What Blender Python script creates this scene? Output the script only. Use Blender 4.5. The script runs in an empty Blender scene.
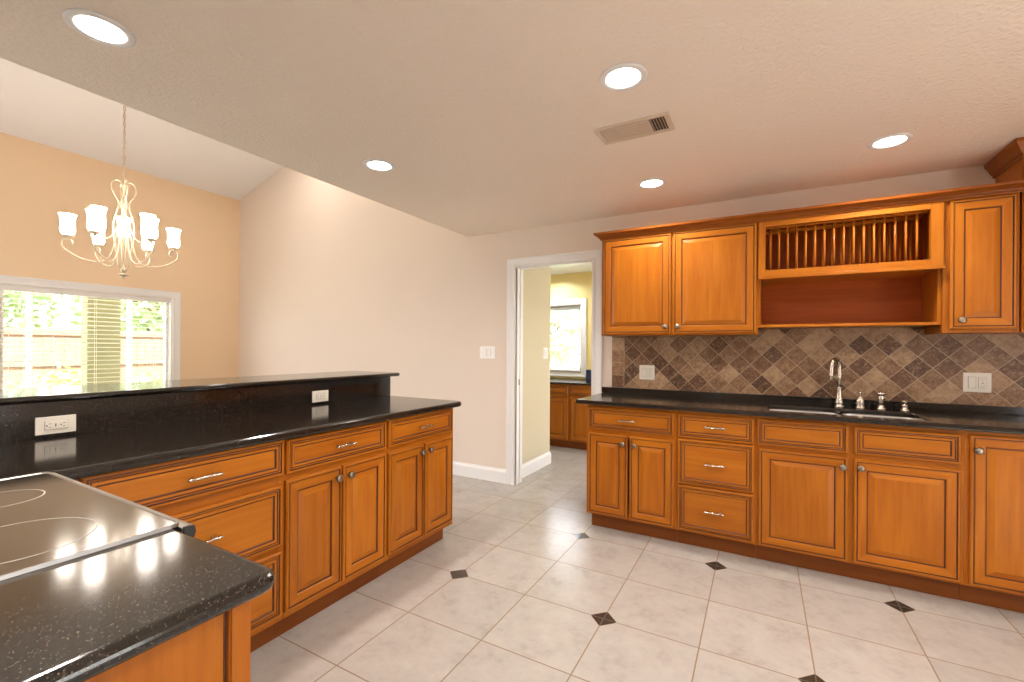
import bpy, bmesh, math, random
from mathutils import Vector, Matrix
random.seed(7)
scene = bpy.context.scene
COL = scene.collection
PI = math.pi

# ------------------------------------------------------------------ camera
H = 1.311
cam = bpy.data.cameras.new('camera')
cam.sensor_width = 36.0
cam.lens = 447.0 / 1024.0 * 36.0
cam.shift_y = 6.9 / 1024.0
cam.clip_start = 0.02
cam_ob = bpy.data.objects.new('camera', cam)
COL.objects.link(cam_ob)
cam_ob.matrix_world = (Matrix.Translation((0, 0, H)) @ Matrix.Rotation(math.radians(29.1), 4, 'Z')
                       @ Matrix.Rotation(PI / 2, 4, 'X') @ Matrix.Rotation(0.0064, 4, 'Z'))
scene.camera = cam_ob

# ------------------------------------------------------------------ world, sun, exposure
w = bpy.data.worlds.new('sky')
scene.world = w
w.use_nodes = True
bg = w.node_tree.nodes['Background']
bg.inputs['Color'].default_value = (0.90, 0.95, 1.0, 1)
bg.inputs['Strength'].default_value = 7.5
sun = bpy.data.lights.new('sun', 'SUN')
sun.energy = 20.0
sun.angle = 0.02
sun.color = (1.0, 0.95, 0.85)
sun_ob = bpy.data.objects.new('sun', sun)
COL.objects.link(sun_ob)
sun_ob.rotation_euler = (math.radians(18), math.radians(35), 0)
vs = scene.view_settings
vs.view_transform = 'Standard'
vs.look = 'None'
vs.gamma = 1.0
vs.use_curve_mapping = False
vs.exposure = 0.20
cy = scene.cycles
cy.max_bounces = 10
cy.diffuse_bounces = 6
cy.glossy_bounces = 5
cy.transparent_max_bounces = 12
cy.sample_clamp_indirect = 4.0
cy.caustics_reflective = False
cy.caustics_refractive = False
cy.use_denoising = True

CAN_POWER = 10.0
CAN_COLOR = (1.0, 0.93, 0.85)


# ------------------------------------------------------------------ node helpers
class NT:
    def __init__(s, name):
        s.m = bpy.data.materials.new(name)
        s.m.use_nodes = True
        s.t = s.m.node_tree
        s.b = s.t.nodes['Principled BSDF']
        s.out = s.t.nodes['Material Output']

    def n(s, typ, **kw):
        nd = s.t.nodes.new(typ)
        for k, v in kw.items():
            setattr(nd, k, v)
        return nd

    def l(s, a, b):
        s.t.links.new(a, b)

    def _in(s, sock, v):
        if hasattr(v, 'is_output') or isinstance(v, bpy.types.NodeSocket):
            s.l(v, sock)
        else:
            sock.default_value = v

    def math(s, op, a, b=0.0, c=None):
        nd = s.n('ShaderNodeMath', operation=op)
        s._in(nd.inputs[0], a)
        s._in(nd.inputs[1], b)
        if c is not None:
            s._in(nd.inputs[2], c)
        return nd.outputs[0]

    def mix(s, f, a, b):
        nd = s.n('ShaderNodeMix', data_type='RGBA')
        s._in(nd.inputs[0], f)
        s._in(nd.inputs[6], a)
        s._in(nd.inputs[7], b)
        return nd.outputs[2]

    def ramp(s, f, stops):
        nd = s.n('ShaderNodeValToRGB')
        s.l(f, nd.inputs[0])
        el = nd.color_ramp.elements
        while len(el) < len(stops):
            el.new(0.5)
        for e, (p, c) in zip(el, stops):
            e.position = p
            e.color = (*c, 1) if len(c) == 3 else c
        return nd.outputs[0]

    def noise(s, vec, scale, detail=3, rough=0.5):
        nd = s.n('ShaderNodeTexNoise')
        nd.inputs['Scale'].default_value = scale
        nd.inputs['Detail'].default_value = detail
        nd.inputs['Roughness'].default_value = rough
        if vec is not None:
            s.l(vec, nd.inputs['Vector'])
        return nd.outputs['Fac']

    def pos(s):
        return s.n('ShaderNodeNewGeometry').outputs['Position']

    def obj(s):
        return s.n('ShaderNodeTexCoord').outputs['Object']

    def scale(s, vec, v):
        nd = s.n('ShaderNodeMapping')
        s.l(vec, nd.inputs['Vector'])
        nd.inputs['Scale'].default_value = v
        return nd.outputs[0]

    def bump(s, h, strength, dist=0.01):
        nd = s.n('ShaderNodeBump')
        nd.inputs['Strength'].default_value = strength
        nd.inputs['Distance'].default_value = dist
        s.l(h, nd.inputs['Height'])
        s.l(nd.outputs[0], s.b.inputs['Normal'])

    def set(s, **kw):
        for k, v in kw.items():
            s._in(s.b.inputs[k.replace('_', ' ')], v if not (isinstance(v, tuple) and len(v) == 3) else (*v, 1))
        return s.m


def plain(name, col, rough=0.5, metal=0.0, **kw):
    n = NT(name)
    n.set(Base_Color=col, Roughness=rough, Metallic=metal, **kw)
    f = n.noise(n.obj(), 40, 2)
    n.set(Roughness=n.math('ADD', n.math('MULTIPLY', n.math('SUBTRACT', f, 0.5), 0.12), rough))
    return n.m


def emit(name, col, strength):
    n = NT(name)
    n.set(Base_Color=col, Emission_Color=col, Emission_Strength=strength, Roughness=0.4)
    return n.m


def paint(name, col, bump=0.12, scale=90, rough=0.6):
    n = NT(name)
    p = n.pos()
    f = n.noise(p, 1.3, 2)
    c = n.mix(f, (*[x * 0.97 for x in col], 1), (*[min(1, x * 1.03) for x in col], 1))
    n.set(Base_Color=c, Roughness=rough)
    n.bump(n.noise(p, scale, 3, 0.6), bump, 0.004 if bump < 0.5 else 0.012)
    return n.m


def wood(name, axis, light, dark, rough=0.32):
    n = NT(name)
    info = n.n('ShaderNodeObjectInfo')
    o = n.obj()
    add = n.n('ShaderNodeVectorMath', operation='ADD')
    n.l(o, add.inputs[0])
    comb = n.n('ShaderNodeCombineXYZ')
    r = n.math('MULTIPLY', info.outputs['Random'], 37.0)
    for i in range(3):
        n.l(r, comb.inputs[i])
    n.l(comb.outputs[0], add.inputs[1])
    st = [26, 26, 26]
    st[axis] = 1.6
    g1 = n.noise(n.scale(add.outputs[0], st), 1.6, 5, 0.62)
    st2 = [5, 5, 5]
    st2[axis] = 1.2
    g2 = n.noise(n.scale(add.outputs[0], st2), 1.0, 2, 0.5)
    f = n.math('ADD', n.math('MULTIPLY', g1, 0.55), n.math('MULTIPLY', g2, 0.45))
    c = n.ramp(f, [(0.30, dark), (0.70, light)])
    tone = n.math('ADD', n.math('MULTIPLY', info.outputs['Random'], 0.16), 0.92)
    hsv = n.n('ShaderNodeHueSaturation')
    n.l(c, hsv.inputs['Color'])
    n.l(tone, hsv.inputs['Value'])
    n.set(Base_Color=hsv.outputs[0], Roughness=rough)
    n.b.inputs['Coat Weight'].default_value = 0.04
    n.b.inputs['Specular IOR Level'].default_value = 0.22
    n.b.inputs['Coat Roughness'].default_value = 0.22
    n.bump(g1, 0.03, 0.002)
    return n.m


WL, WD = (0.49, 0.165, 0.013), (0.305, 0.079, 0.006)
M = {}
M['wood_v'] = wood('maple upright grain', 2, WL, WD)
M['wood_h'] = wood('maple level grain', 0, WL, WD)
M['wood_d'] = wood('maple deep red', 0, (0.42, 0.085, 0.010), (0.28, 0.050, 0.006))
M['wood_crown_shaded'] = wood('maple crown shaded', 0, (0.30, 0.085, 0.010), (0.20, 0.050, 0.006))  # redder maple, darkened further for the shade under the sloped moulding
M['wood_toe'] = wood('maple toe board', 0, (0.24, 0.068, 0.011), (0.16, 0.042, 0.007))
M['glaze'] = plain('dark glaze line', (0.085, 0.022, 0.007), 0.5)
M['pewter'] = plain('antique pewter', (0.30, 0.25, 0.20), 0.36, 1.0)
M['nickel'] = plain('brushed nickel', (0.62, 0.55, 0.47), 0.26, 1.0)
M['steel'] = plain('stainless steel', (0.72, 0.70, 0.67), 0.36, 1.0)
M['white'] = paint('white trim paint', (0.80, 0.79, 0.78), 0.02, 60, 0.35)
M['almond'] = plain('almond plastic', (0.78, 0.72, 0.62), 0.35)
M['switch_white'] = plain('white switch plastic', (0.86, 0.84, 0.81), 0.3)
M['black'] = plain('black plastic', (0.012, 0.011, 0.010), 0.3)
M['slot'] = plain('dark slot', (0.03, 0.025, 0.02), 0.6)
M['wall'] = paint('beige wall paint', (0.73, 0.625, 0.535), 0.10)
M['wall_yellow'] = paint('golden yellow wall paint', (0.83, 0.63, 0.42), 0.10)
M['wall_far'] = paint('pale yellow wall paint', (0.82, 0.68, 0.30), 0.05, 90, 0.4)
M['wall_sheen'] = paint('yellow wall paint with sheen', (0.58, 0.51, 0.365), 0.05, 90, 0.35)  # same yellow paint as the far room, reflected sheen put into the colour
M['ceiling'] = paint('knockdown ceiling paint', (0.90, 0.795, 0.69), 0.55, 55, 0.7)
M['vault'] = paint('white vault paint', (0.80, 0.785, 0.785), 0.15, 60, 0.7)
M['white_ceiling'] = paint('white room ceiling paint', (0.82, 0.82, 0.82), 0.1)


def make_granite():
    n = NT('black speckled granite')
    p = n.pos()
    v = n.n('ShaderNodeTexVoronoi')
    v.inputs['Scale'].default_value = 300
    n.l(p, v.inputs['Vector'])
    a = n.math('LESS_THAN', v.outputs['Distance'], 0.31)
    wn = n.n('ShaderNodeTexWhiteNoise', noise_dimensions='3D')
    n.l(v.outputs['Position'], wn.inputs['Vector'])
    pick = n.math('GREATER_THAN', wn.outputs['Value'], 0.72)
    fl = n.math('MULTIPLY', a, pick)
    mot = n.noise(p, 95, 4, 0.7)
    base = n.ramp(mot, [(0.40, (0.004, 0.0035, 0.003)), (0.58, (0.014, 0.011, 0.009)), (0.74, (0.045, 0.035, 0.027))])
    c = n.mix(n.math('MULTIPLY', n.math('MULTIPLY', fl, wn.outputs['Value']), 0.70), base, (0.13, 0.10, 0.078, 1))
    n.set(Base_Color=c, Roughness=n.math('ADD', n.math('MULTIPLY', mot, 0.10), 0.06))
    n.b.inputs['IOR'].default_value = 1.6
    return n.m


M['granite'] = make_granite()


def make_floor():
    n = NT('cream floor tile')
    p = n.pos()
    sep = n.n('ShaderNodeSeparateXYZ')
    n.l(p, sep.inputs[0])
    x, y = sep.outputs[0], sep.outputs[1]
    PX, PY = 0.4293, 0.4275
    u = n.math('DIVIDE', n.math('ADD', x, 0.230), PX)
    v = n.math('DIVIDE', n.math('SUBTRACT', y, 2.115), PY)

    def edge(t, pitch):
        f = n.math('FRACT', n.math('ADD', t, 0.5))
        return n.math('MULTIPLY', n.math('ABSOLUTE', n.math('SUBTRACT', f, 0.5)), pitch)
    eu, ev = edge(u, PX), edge(v, PY)
    grout = n.math('LESS_THAN', n.math('MINIMUM', eu, ev), 0.0030)
    v2 = n.math('MULTIPLY', v, 0.5)
    V = n.math('ROUND', v2)
    k = n.math('ADD', V, 1.0)
    U = n.math('ADD', n.math('MULTIPLY', n.math('ROUND', n.math('MULTIPLY', n.math('SUBTRACT', u, k), 0.5)), 2.0), k)
    d = n.math('ADD', n.math('MULTIPLY', n.math('ABSOLUTE', n.math('SUBTRACT', u, U)), PX),
               n.math('MULTIPLY', n.math('ABSOLUTE', n.math('SUBTRACT', v2, V)), PY * 2))
    zone = n.math('MULTIPLY', n.math('LESS_THAN', y, 3.2), n.math('GREATER_THAN', x, -1.62))
    d = n.math('ADD', d, n.math('SUBTRACT', 1.0, zone))
    dot = n.math('LESS_THAN', d, 0.064)
    rim = n.math('LESS_THAN', d, 0.068)
    wn = n.n('ShaderNodeTexWhiteNoise', noise_dimensions='2D')
    cmb = n.n('ShaderNodeCombineXYZ')
    n.l(n.math('FLOOR', u), cmb.inputs[0])
    n.l(n.math('FLOOR', v), cmb.inputs[1])
    n.l(cmb.outputs[0], wn.inputs['Vector'])
    off = n.n('ShaderNodeVectorMath', operation='ADD')
    n.l(p, off.inputs[0])
    sc = n.n('ShaderNodeVectorMath', operation='SCALE')
    n.l(wn.outputs['Color'], sc.inputs[0])
    sc.inputs['Scale'].default_value = 9.0
    n.l(sc.outputs[0], off.inputs[1])
    f1 = n.noise(off.outputs[0], 7, 5, 0.65)
    f2 = n.noise(off.outputs[0], 26, 4, 0.6)
    f = n.math('ADD', n.math('MULTIPLY', f1, 0.7), n.math('MULTIPLY', f2, 0.3))
    tile = n.ramp(f, [(0.30, (0.305, 0.272, 0.245)), (0.46, (0.375, 0.344, 0.318)), (0.70, (0.425, 0.395, 0.365))])
    hsv = n.n('ShaderNodeHueSaturation')
    n.l(tile, hsv.inputs['Color'])
    n.l(n.math('ADD', n.math('MULTIPLY', wn.outputs['Value'], 0.08), 0.96), hsv.inputs['Value'])
    c = n.mix(grout, hsv.outputs[0], (0.20, 0.135, 0.085, 1))
    c = n.mix(rim, c, (0.30, 0.22, 0.155, 1))
    dk = n.mix(n.noise(p, 130, 2), (0.012, 0.010, 0.008, 1), (0.075, 0.055, 0.04, 1))
    c = n.mix(dot, c, dk)
    ro = n.math('ADD', n.math('MULTIPLY', grout, 0.5), 0.24)
    ro = n.math('SUBTRACT', ro, n.math('MULTIPLY', dot, 0.10))
    n.set(Base_Color=c, Roughness=ro)
    n.bump(n.math('SUBTRACT', n.math('MULTIPLY', f2, 0.15), n.math('MULTIPLY', n.math('MULTIPLY', grout, n.math('SUBTRACT', 1.0, rim)), 0.6)), 0.25, 0.003)
    return n.m


M['floor'] = make_floor()


def make_travertine():
    n = NT('brown travertine tile')
    p = n.pos()
    sep = n.n('ShaderNodeSeparateXYZ')
    n.l(p, sep.inputs[0])
    x, z = sep.outputs[0], sep.outputs[2]
    T = 0.1022
    r2 = math.sqrt(0.5) / T
    dx = n.math('ADD', x, 0.065)
    dz = n.math('SUBTRACT', z, 1.344)
    u = n.math('MULTIPLY', n.math('ADD', dx, dz), r2)
    v = n.math('MULTIPLY', n.math('SUBTRACT', dx, dz), r2)
    ub = n.math('DIVIDE', n.math('ADD', x, 1.109), 0.105)
    vb = n.math('DIVIDE', n.math('SUBTRACT', z, 1.297), 0.105)
    border = n.math('LESS_THAN', x, -1.0045)

    def sel(a, b):
        return n.math('ADD', n.math('MULTIPLY', border, b), n.math('MULTIPLY', n.math('SUBTRACT', 1.0, border), a))
    u, v = sel(u, n.math('ADD', ub, 40.0)), sel(v, vb)

    def edge(t):
        f = n.math('FRACT', n.math('ADD', t, 0.5))
        return n.math('ABSOLUTE', n.math('SUBTRACT', f, 0.5))
    e = n.math('MINIMUM', edge(u), edge(v))
    bl = n.math('DIVIDE', n.math('ABSOLUTE', n.math('ADD', x, 1.0045)), T)
    e = n.math('MINIMUM', e, bl)
    grout = n.math('LESS_THAN', e, 0.020)
    cmb = n.n('ShaderNodeCombineXYZ')
    n.l(n.math('FLOOR', u), cmb.inputs[0])
    n.l(n.math('FLOOR', v), cmb.inputs[1])
    wn = n.n('ShaderNodeTexWhiteNoise', noise_dimensions='2D')
    n.l(cmb.outputs[0], wn.inputs['Vector'])
    off = n.n('ShaderNodeVectorMath', operation='ADD')
    sc = n.n('ShaderNodeVectorMath', operation='SCALE')
    n.l(wn.outputs['Color'], sc.inputs[0])
    sc.inputs['Scale'].default_value = 7.0
    n.l(p, off.inputs[0])
    n.l(sc.outputs[0], off.inputs[1])
    f1 = n.noise(off.outputs[0], 26, 6, 0.75)
    f2 = n.noise(off.outputs[0], 75, 3, 0.6)
    t = n.math('ADD', n.math('ADD', n.math('MULTIPLY', wn.outputs['Value'], 0.32), n.math('MULTIPLY', f1, 0.58)),
               n.math('MULTIPLY', f2, 0.14))
    c = n.ramp(t, [(0.32, (0.060, 0.024, 0.010)), (0.45, (0.165, 0.075, 0.033)), (0.56, (0.27, 0.145, 0.072)), (0.72, (0.48, 0.31, 0.175))])
    pits = n.math('GREATER_THAN', n.noise(off.outputs[0], 70, 3, 0.7), 0.60)
    c = n.mix(n.math('MULTIPLY', pits, 0.55), c, (0.42, 0.29, 0.18, 1))
    c = n.mix(grout, c, (0.44, 0.32, 0.20, 1))
    n.set(Base_Color=c, Roughness=0.48)
    n.bump(n.math('SUBTRACT', n.math('MULTIPLY', f2, 0.3), n.math('MULTIPLY', grout, 0.8)), 0.4, 0.003)
    return n.m


M['travertine'] = make_travertine()


def make_glass(name, tint=(1, 1, 1), refl=0.05):
    n = NT(name)
    tr = n.n('ShaderNodeBsdfTransparent')
    tr.inputs[0].default_value = (*tint, 1)
    gl = n.n('ShaderNodeBsdfGlossy')
    gl.inputs['Roughness'].default_value = 0.02
    mx = n.n('ShaderNodeMixShader')
    mx.inputs[0].default_value = refl
    n.l(tr.outputs[0], mx.inputs[1])
    n.l(gl.outputs[0], mx.inputs[2])
    n.l(mx.outputs[0], n.out.inputs['Surface'])
    return n.m


M['pane'] = make_glass('clear window pane')


def make_cooktop():
    n = NT('black ceramic cooktop glass')
    n.set(Base_Color=(0.02, 0.018, 0.016), Roughness=0.10)
    n.b.inputs['IOR'].default_value = 2.5
    f = n.noise(n.scale(n.pos(), (60, 8, 1)), 3, 3)
    n.set(Roughness=n.math('ADD', n.math('MULTIPLY', f, 0.05), 0.085))
    return n.m


M['cooktop'] = make_cooktop()
M['ring'] = plain('printed burner ring', (0.50, 0.44, 0.37), 0.3)
M['can_lens'] = emit('lit frosted lens', (1.0, 0.93, 0.82), 9.0)
M['shade'] = emit('lit frosted glass shade', (1.0, 0.90, 0.79), 17.0)
M['bulb'] = emit('lit bulb', (1.0, 0.85, 0.62), 20.0)
M['iron'] = plain('antique silver iron', (0.66, 0.56, 0.42), 0.4, 0.35)
M['slat'] = plain('ivory blind slat', (0.80, 0.78, 0.66), 0.45)
M['headrail'] = plain('white headrail', (0.82, 0.80, 0.78), 0.4)
M['olive'] = paint('olive stucco', (0.24, 0.25, 0.13), 0.4, 60, 0.9)
M['lanai'] = plain('white aluminium', (0.85, 0.85, 0.84), 0.4)
M['fence'] = wood('weathered fence board', 2, (0.30, 0.185, 0.13), (0.20, 0.12, 0.085), 0.8)
M['grass'] = paint('lawn grass', (0.30, 0.33, 0.20), 0.8, 200, 0.95)
M['concrete'] = paint('pale patio concrete', (0.62, 0.60, 0.57), 0.3, 40, 0.9)
M['blue_sheen'] = plain('dark blue granite', (0.015, 0.035, 0.10), 0.15)  # blue of reflected daylight put into the stone colour


def leaf_mat(name, a, b):
    n = NT(name)
    c = n.mix(n.noise(n.obj(), 9, 2), (*a, 1), (*b, 1))
    n.set(Base_Color=c, Roughness=0.55)
    return n.m


M['leaf_a'] = leaf_mat('bright leaf', (0.32, 0.48, 0.14), (0.62, 0.70, 0.32))
M['leaf_b'] = leaf_mat('tree leaf', (0.22, 0.35, 0.14), (0.50, 0.60, 0.32))
M['bark'] = plain('bark', (0.16, 0.11, 0.07), 0.9)


# ------------------------------------------------------------------ mesh builder
class MB:
    def __init__(s):
        s.v, s.f, s.mi, s.mats, s.sm = [], [], [], [], []

    def mat(s, m):
        m = M[m] if isinstance(m, str) else m
        if m not in s.mats:
            s.mats.append(m)
        return s.mats.index(m)

    def add(s, verts, faces, m, smooth=False):
        o = len(s.v)
        i = s.mat(m)
        s.v += [tuple(v) for v in verts]
        for f in faces:
            s.f.append([o + k for k in f])
            s.mi.append(i)
            s.sm.append(smooth)
        return s

    def box(s, lo, hi, m, bev=0.0, seg=2):
        (x0, y0, z0), (x1, y1, z1) = [min(a, b) for a, b in zip(lo, hi)], [max(a, b) for a, b in zip(lo, hi)]
        if bev <= 0:
            vs_ = [(x0, y0, z0), (x1, y0, z0), (x1, y1, z0), (x0, y1, z0), (x0, y0, z1), (x1, y0, z1), (x1, y1, z1), (x0, y1, z1)]
            return s.add(vs_, [(0, 3, 2, 1), (4, 5, 6, 7), (0, 1, 5, 4), (1, 2, 6, 5), (2, 3, 7, 6), (3, 0, 4, 7)], m)
        bm = bmesh.new()
        bmesh.ops.create_cube(bm, size=1)
        for v in bm.verts:
            v.co = Vector(((x0 + x1) / 2 + v.co.x * (x1 - x0), (y0 + y1) / 2 + v.co.y * (y1 - y0), (z0 + z1) / 2 + v.co.z * (z1 - z0)))
        bmesh.ops.bevel(bm, geom=list(bm.edges), offset=bev, segments=seg, affect='EDGES', profile=0.5)
        s.bm(bm, m)
        return s

    def bm(s, bm, m, smooth=False):
        bm.verts.index_update()
        s.add([v.co[:] for v in bm.verts], [[v.index for v in f.verts] for f in bm.faces], m, smooth)
        bm.free()

    def lathe(s, prof, m, n=20, o=(0, 0, 0), axis='Z', smooth=True, closed=False):
        vs_, fs = [], []
        for r, h in prof:
            for k in range(n):
                a = 2 * PI * k / n
                p = (r * math.cos(a), r * math.sin(a), h)
                if axis == 'Y-':
                    p = (p[0], -p[2], p[1])
                elif axis == 'X':
                    p = (p[2], p[0], p[1])
                elif axis == 'Y':
                    p = (-p[0], p[2], p[1])
                vs_.append((p[0] + o[0], p[1] + o[1], p[2] + o[2]))
        L = len(prof)
        for i in range(L - 1 + (1 if closed else 0)):
            j = (i + 1) % L
            for k in range(n):
                k2 = (k + 1) % n
                fs.append((i * n + k, i * n + k2, j * n + k2, j * n + k))
        if not closed:
            if prof[0][0] > 1e-6:
                fs.append(tuple(range(n - 1, -1, -1)))
            if prof[-1][0] > 1e-6:
                fs.append(tuple((L - 1) * n + k for k in range(n)))
        return s.add(vs_, fs, m, smooth)

    def tube(s, pts, r, m, n=8, smooth=True, closed=False):
        pts = [Vector(p) for p in pts]
        rs = r if isinstance(r, (list, tuple)) else [r] * len(pts)
        vs_, fs = [], []
        up = None
        N = len(pts)
        for i, p in enumerate(pts):
            if closed:
                t = (pts[(i + 1) % N] - pts[i - 1]).normalized()
            else:
                t = (pts[min(i + 1, N - 1)] - pts[max(i - 1, 0)]).normalized()
            if up is None:
                up = Vector((0, 0, 1)) if abs(t.z) < 0.9 else Vector((1, 0, 0))
            a = t.cross(up)
            if a.length < 1e-5:
                a = t.orthogonal()
            a.normalize()
            b = a.cross(t).normalized()
            up = b
            for k in range(n):
                an = 2 * PI * k / n
                vs_.append(p + (a * math.cos(an) + b * math.sin(an)) * rs[i])
        for i in range(N - 1 + (1 if closed else 0)):
            j = (i + 1) % N
            for k in range(n):
                k2 = (k + 1) % n
                fs.append((i * n + k, j * n + k, j * n + k2, i * n + k2))
        if not closed:
            fs.append(tuple(range(n)))
            fs.append(tuple((N - 1) * n + k for k in range(n - 1, -1, -1)))
        return s.add(vs_, fs, m, smooth)

    def sweep(s, path, prof, m, closed_prof=True):
        """profile (out, up) swept along a flat path with mitred corners; 'out' lies to the right of the path direction"""
        P = [Vector((p[0], p[1])) for p in path]
        vs_, fs = [], []
        for i, p in enumerate(P):
            d0 = (P[i] - P[i - 1]).normalized() if i > 0 else (P[1] - P[0]).normalized()
            d1 = (P[i + 1] - P[i]).normalized() if i < len(P) - 1 else d0
            n0, n1 = Vector((d0.y, -d0.x)), Vector((d1.y, -d1.x))
            nn = (n0 + n1)
            nn = nn / max(1e-6, nn.dot(n0))
            for o, h in prof:
                vs_.append((p.x + nn.x * o, p.y + nn.y * o, path[i][2] + h))
        L = len(prof)
        for i in range(len(P) - 1):
            for k in range(L):
                k2 = (k + 1) % L
                fs.append((i * L + k, (i + 1) * L + k, (i + 1) * L + k2, i * L + k2))
        fs.append(tuple(range(L - 1, -1, -1)))
        fs.append(tuple((len(P) - 1) * L + k for k in range(L)))
        return s.add(vs_, fs, m)

    def slab(s, outline, z0, z1, m, r=0.012, seg=4, sharp=lambda a, b: False):
        """horizontal slab with a rounded front edge all round"""
        bm = bmesh.new()
        vs_ = [bm.verts.new((x, y, z0)) for x, y in outline]
        f = bm.faces.new(vs_)
        if f.normal.z > 0 or True:
            bm.normal_update()
            if f.normal.z > 0:
                f.normal_flip()
        ret = bmesh.ops.extrude_face_region(bm, geom=[f])
        for v in [g for g in ret['geom'] if isinstance(g, bmesh.types.BMVert)]:
            v.co.z = z1
        bmesh.ops.recalc_face_normals(bm, faces=bm.faces)
        ed = [e for e in bm.edges if abs(e.verts[0].co.z - e.verts[1].co.z) < 1e-6 and not sharp(e.verts[0].co, e.verts[1].co)]
        bmesh.ops.bevel(bm, geom=ed, offset=r, segments=seg, affect='EDGES', profile=0.5)
        s.bm(bm, m)
        return s

    def build(s, name, parent=None, loc=None, rot=None, kind=None, recalc=True):
        me = bpy.data.meshes.new(name)
        me.from_pydata(s.v, [], s.f)
        for m in s.mats:
            me.materials.append(m)
        me.polygons.foreach_set('material_index', s.mi)
        me.polygons.foreach_set('use_smooth', s.sm)
        me.update()
        if recalc:
            bm = bmesh.new()
            bm.from_mesh(me)
            bmesh.ops.recalc_face_normals(bm, faces=bm.faces)
            bm.to_mesh(me)
            bm.free()
        ob = bpy.data.objects.new(name, me)
        COL.objects.link(ob)
        if parent is not None:
            ob.parent = parent
        if loc:
            ob.location = loc
        if rot:
            ob.rotation_euler = rot
        if kind:
            ob['kind'] = kind
        return ob


def tag(o, label, cat, group=None):
    o['label'] = label
    o['category'] = cat
    if group:
        o['group'] = group
    return o


def thing(name, label, cat, loc=(0, 0, 0), rz=0.0, group=None):
    o = bpy.data.objects.new(name, None)
    o.empty_display_size = 0.05
    COL.objects.link(o)
    o.location = loc
    o.rotation_euler = (0, 0, rz)
    return tag(o, label, cat, group)


def struct(name, mb, parent=None):
    return mb.build(name, parent, kind='structure')


def copy_tree(o, parent=None):
    c = o.copy()
    COL.objects.link(c)
    c.parent = parent
    for ch in list(o.children):
        copy_tree(ch, c)
    return c


def rounded(x0, y0, x1, y1, r, corners='abcd', n=5):
    """rounded rectangle outline; corners a=(x0,y0) b=(x1,y0) c=(x1,y1) d=(x0,y1)"""
    out = []
    for key, cx, cy_, sx, sy, a0 in (('a', x0, y0, 1, 1, PI), ('b', x1, y0, -1, 1, 1.5 * PI), ('c', x1, y1, -1, -1, 0), ('d', x0, y1, 1, -1, 0.5 * PI)):
        if key in corners:
            for k in range(n + 1):
                a = a0 + 0.5 * PI * k / n
                out.append((cx + sx * r + r * math.cos(a), cy_ + sy * r + r * math.sin(a)))
        else:
            out.append((cx, cy_))
    return out


# ------------------------------------------------------------------ the setting
CEIL = 2.44
YW = 3.755      # sink wall plane
XH = -2.62      # edge of the kitchen ceiling
struct('floor', MB().box((-6.9, -2.75, -0.12), (2.75, 6.4, 0.0), 'floor'))

f = MB()
f.box((-6.75, YW, 0), (-2.04, YW + 0.115, 2.60), 'wall')
f.box((-6.75, YW, 2.60), (XH + 0.12, YW + 0.115, 4.9), 'wall')
f.box((-1.29, YW, 0), (2.7, YW + 0.115, 2.60), 'wall')
f.box((-2.04, YW, 2.085), (-1.29, YW + 0.115, 2.60), 'wall')
struct('wall_front', f)

# dining room: window wall with its opening
WX = -6.65
f = MB()
WY0, WY1, WZ0, WZ1 = 1.42, 2.905, 0.55, 1.915
for y0, y1, z0, z1 in ((-2.7, -1.9, 0, 3.6), (-1.9, 0.7, 2.15, 3.6), (0.7, WY0, 0, 3.6), (WY1, YW + 0.1, 0, 3.6), (WY0, WY1, 0, WZ0), (WY0, WY1, WZ1, 3.6)):
    f.box((WX - 0.14, y0, z0), (WX, y1, z1), 'wall_yellow')
struct('wall_left', f)
f = MB()
f.add([(-6.85, -2.75, 3.375), (XH + 0.15, -2.75, 4.683), (XH + 0.15, 3.86, 4.683), (-6.85, 3.86, 3.375),
       (-6.85, -2.75, 3.50), (XH + 0.15, -2.75, 4.81), (XH + 0.15, 3.86, 4.81), (-6.85, 3.86, 3.50)],
      [(0, 1, 2, 3), (7, 6, 5, 4), (0, 4, 5, 1), (1, 5, 6, 2), (2, 6, 7, 3), (3, 7, 4, 0)], 'vault')
struct('ceiling_vault', f)
struct('wall_header', MB().box((XH, -2.7, CEIL + 0.12), (XH + 0.12, YW, 4.75), 'wall'))
struct('ceiling', MB().box((XH, -2.7, CEIL), (2.7, YW, CEIL + 0.12), 'ceiling'))
f = MB()
f.box((2.55, -2.7, 0), (2.69, 0.18, CEIL), 'wall')
f.box((2.55, 1.50, 0), (2.69, YW, CEIL), 'wall')
f.box((2.55, 0.18, 2.1), (2.69, 1.50, CEIL), 'wall')
struct('wall_right', f)
f = MB()   # wall behind the camera
f.box((-6.75, -2.75, 0), (-6.3, -2.62, CEIL), 'wall')
f.box((-6.3, -2.75, 2.2), (-4.85, -2.62, CEIL), 'wall')
f.box((-4.85, -2.75, 0), (2.55, -2.62, CEIL), 'wall')
f.box((-6.75, -2.75, CEIL), (XH, -2.62, 4.7), 'wall')
struct('wall_back', f)
f = MB()
f.box((2.58, 0.18, 0.0), (2.64, 0.24, 2.1), 'white', 0.004)
f.box((2.58, 1.44, 0.0), (2.64, 1.50, 2.1), 'white', 0.004)
f.box((2.58, 0.24, 0.0), (2.64, 1.44, 0.08), 'white', 0.004)
f.box((2.58, 0.24, 2.03), (2.64, 1.44, 2.1), 'white', 0.004)
f.box((2.612, 0.24, 0.08), (2.617, 1.44, 2.03), 'pane')
struct('added_door_3', f)  # unseen glass door, added to let daylight into the kitchen
f = MB()
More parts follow.
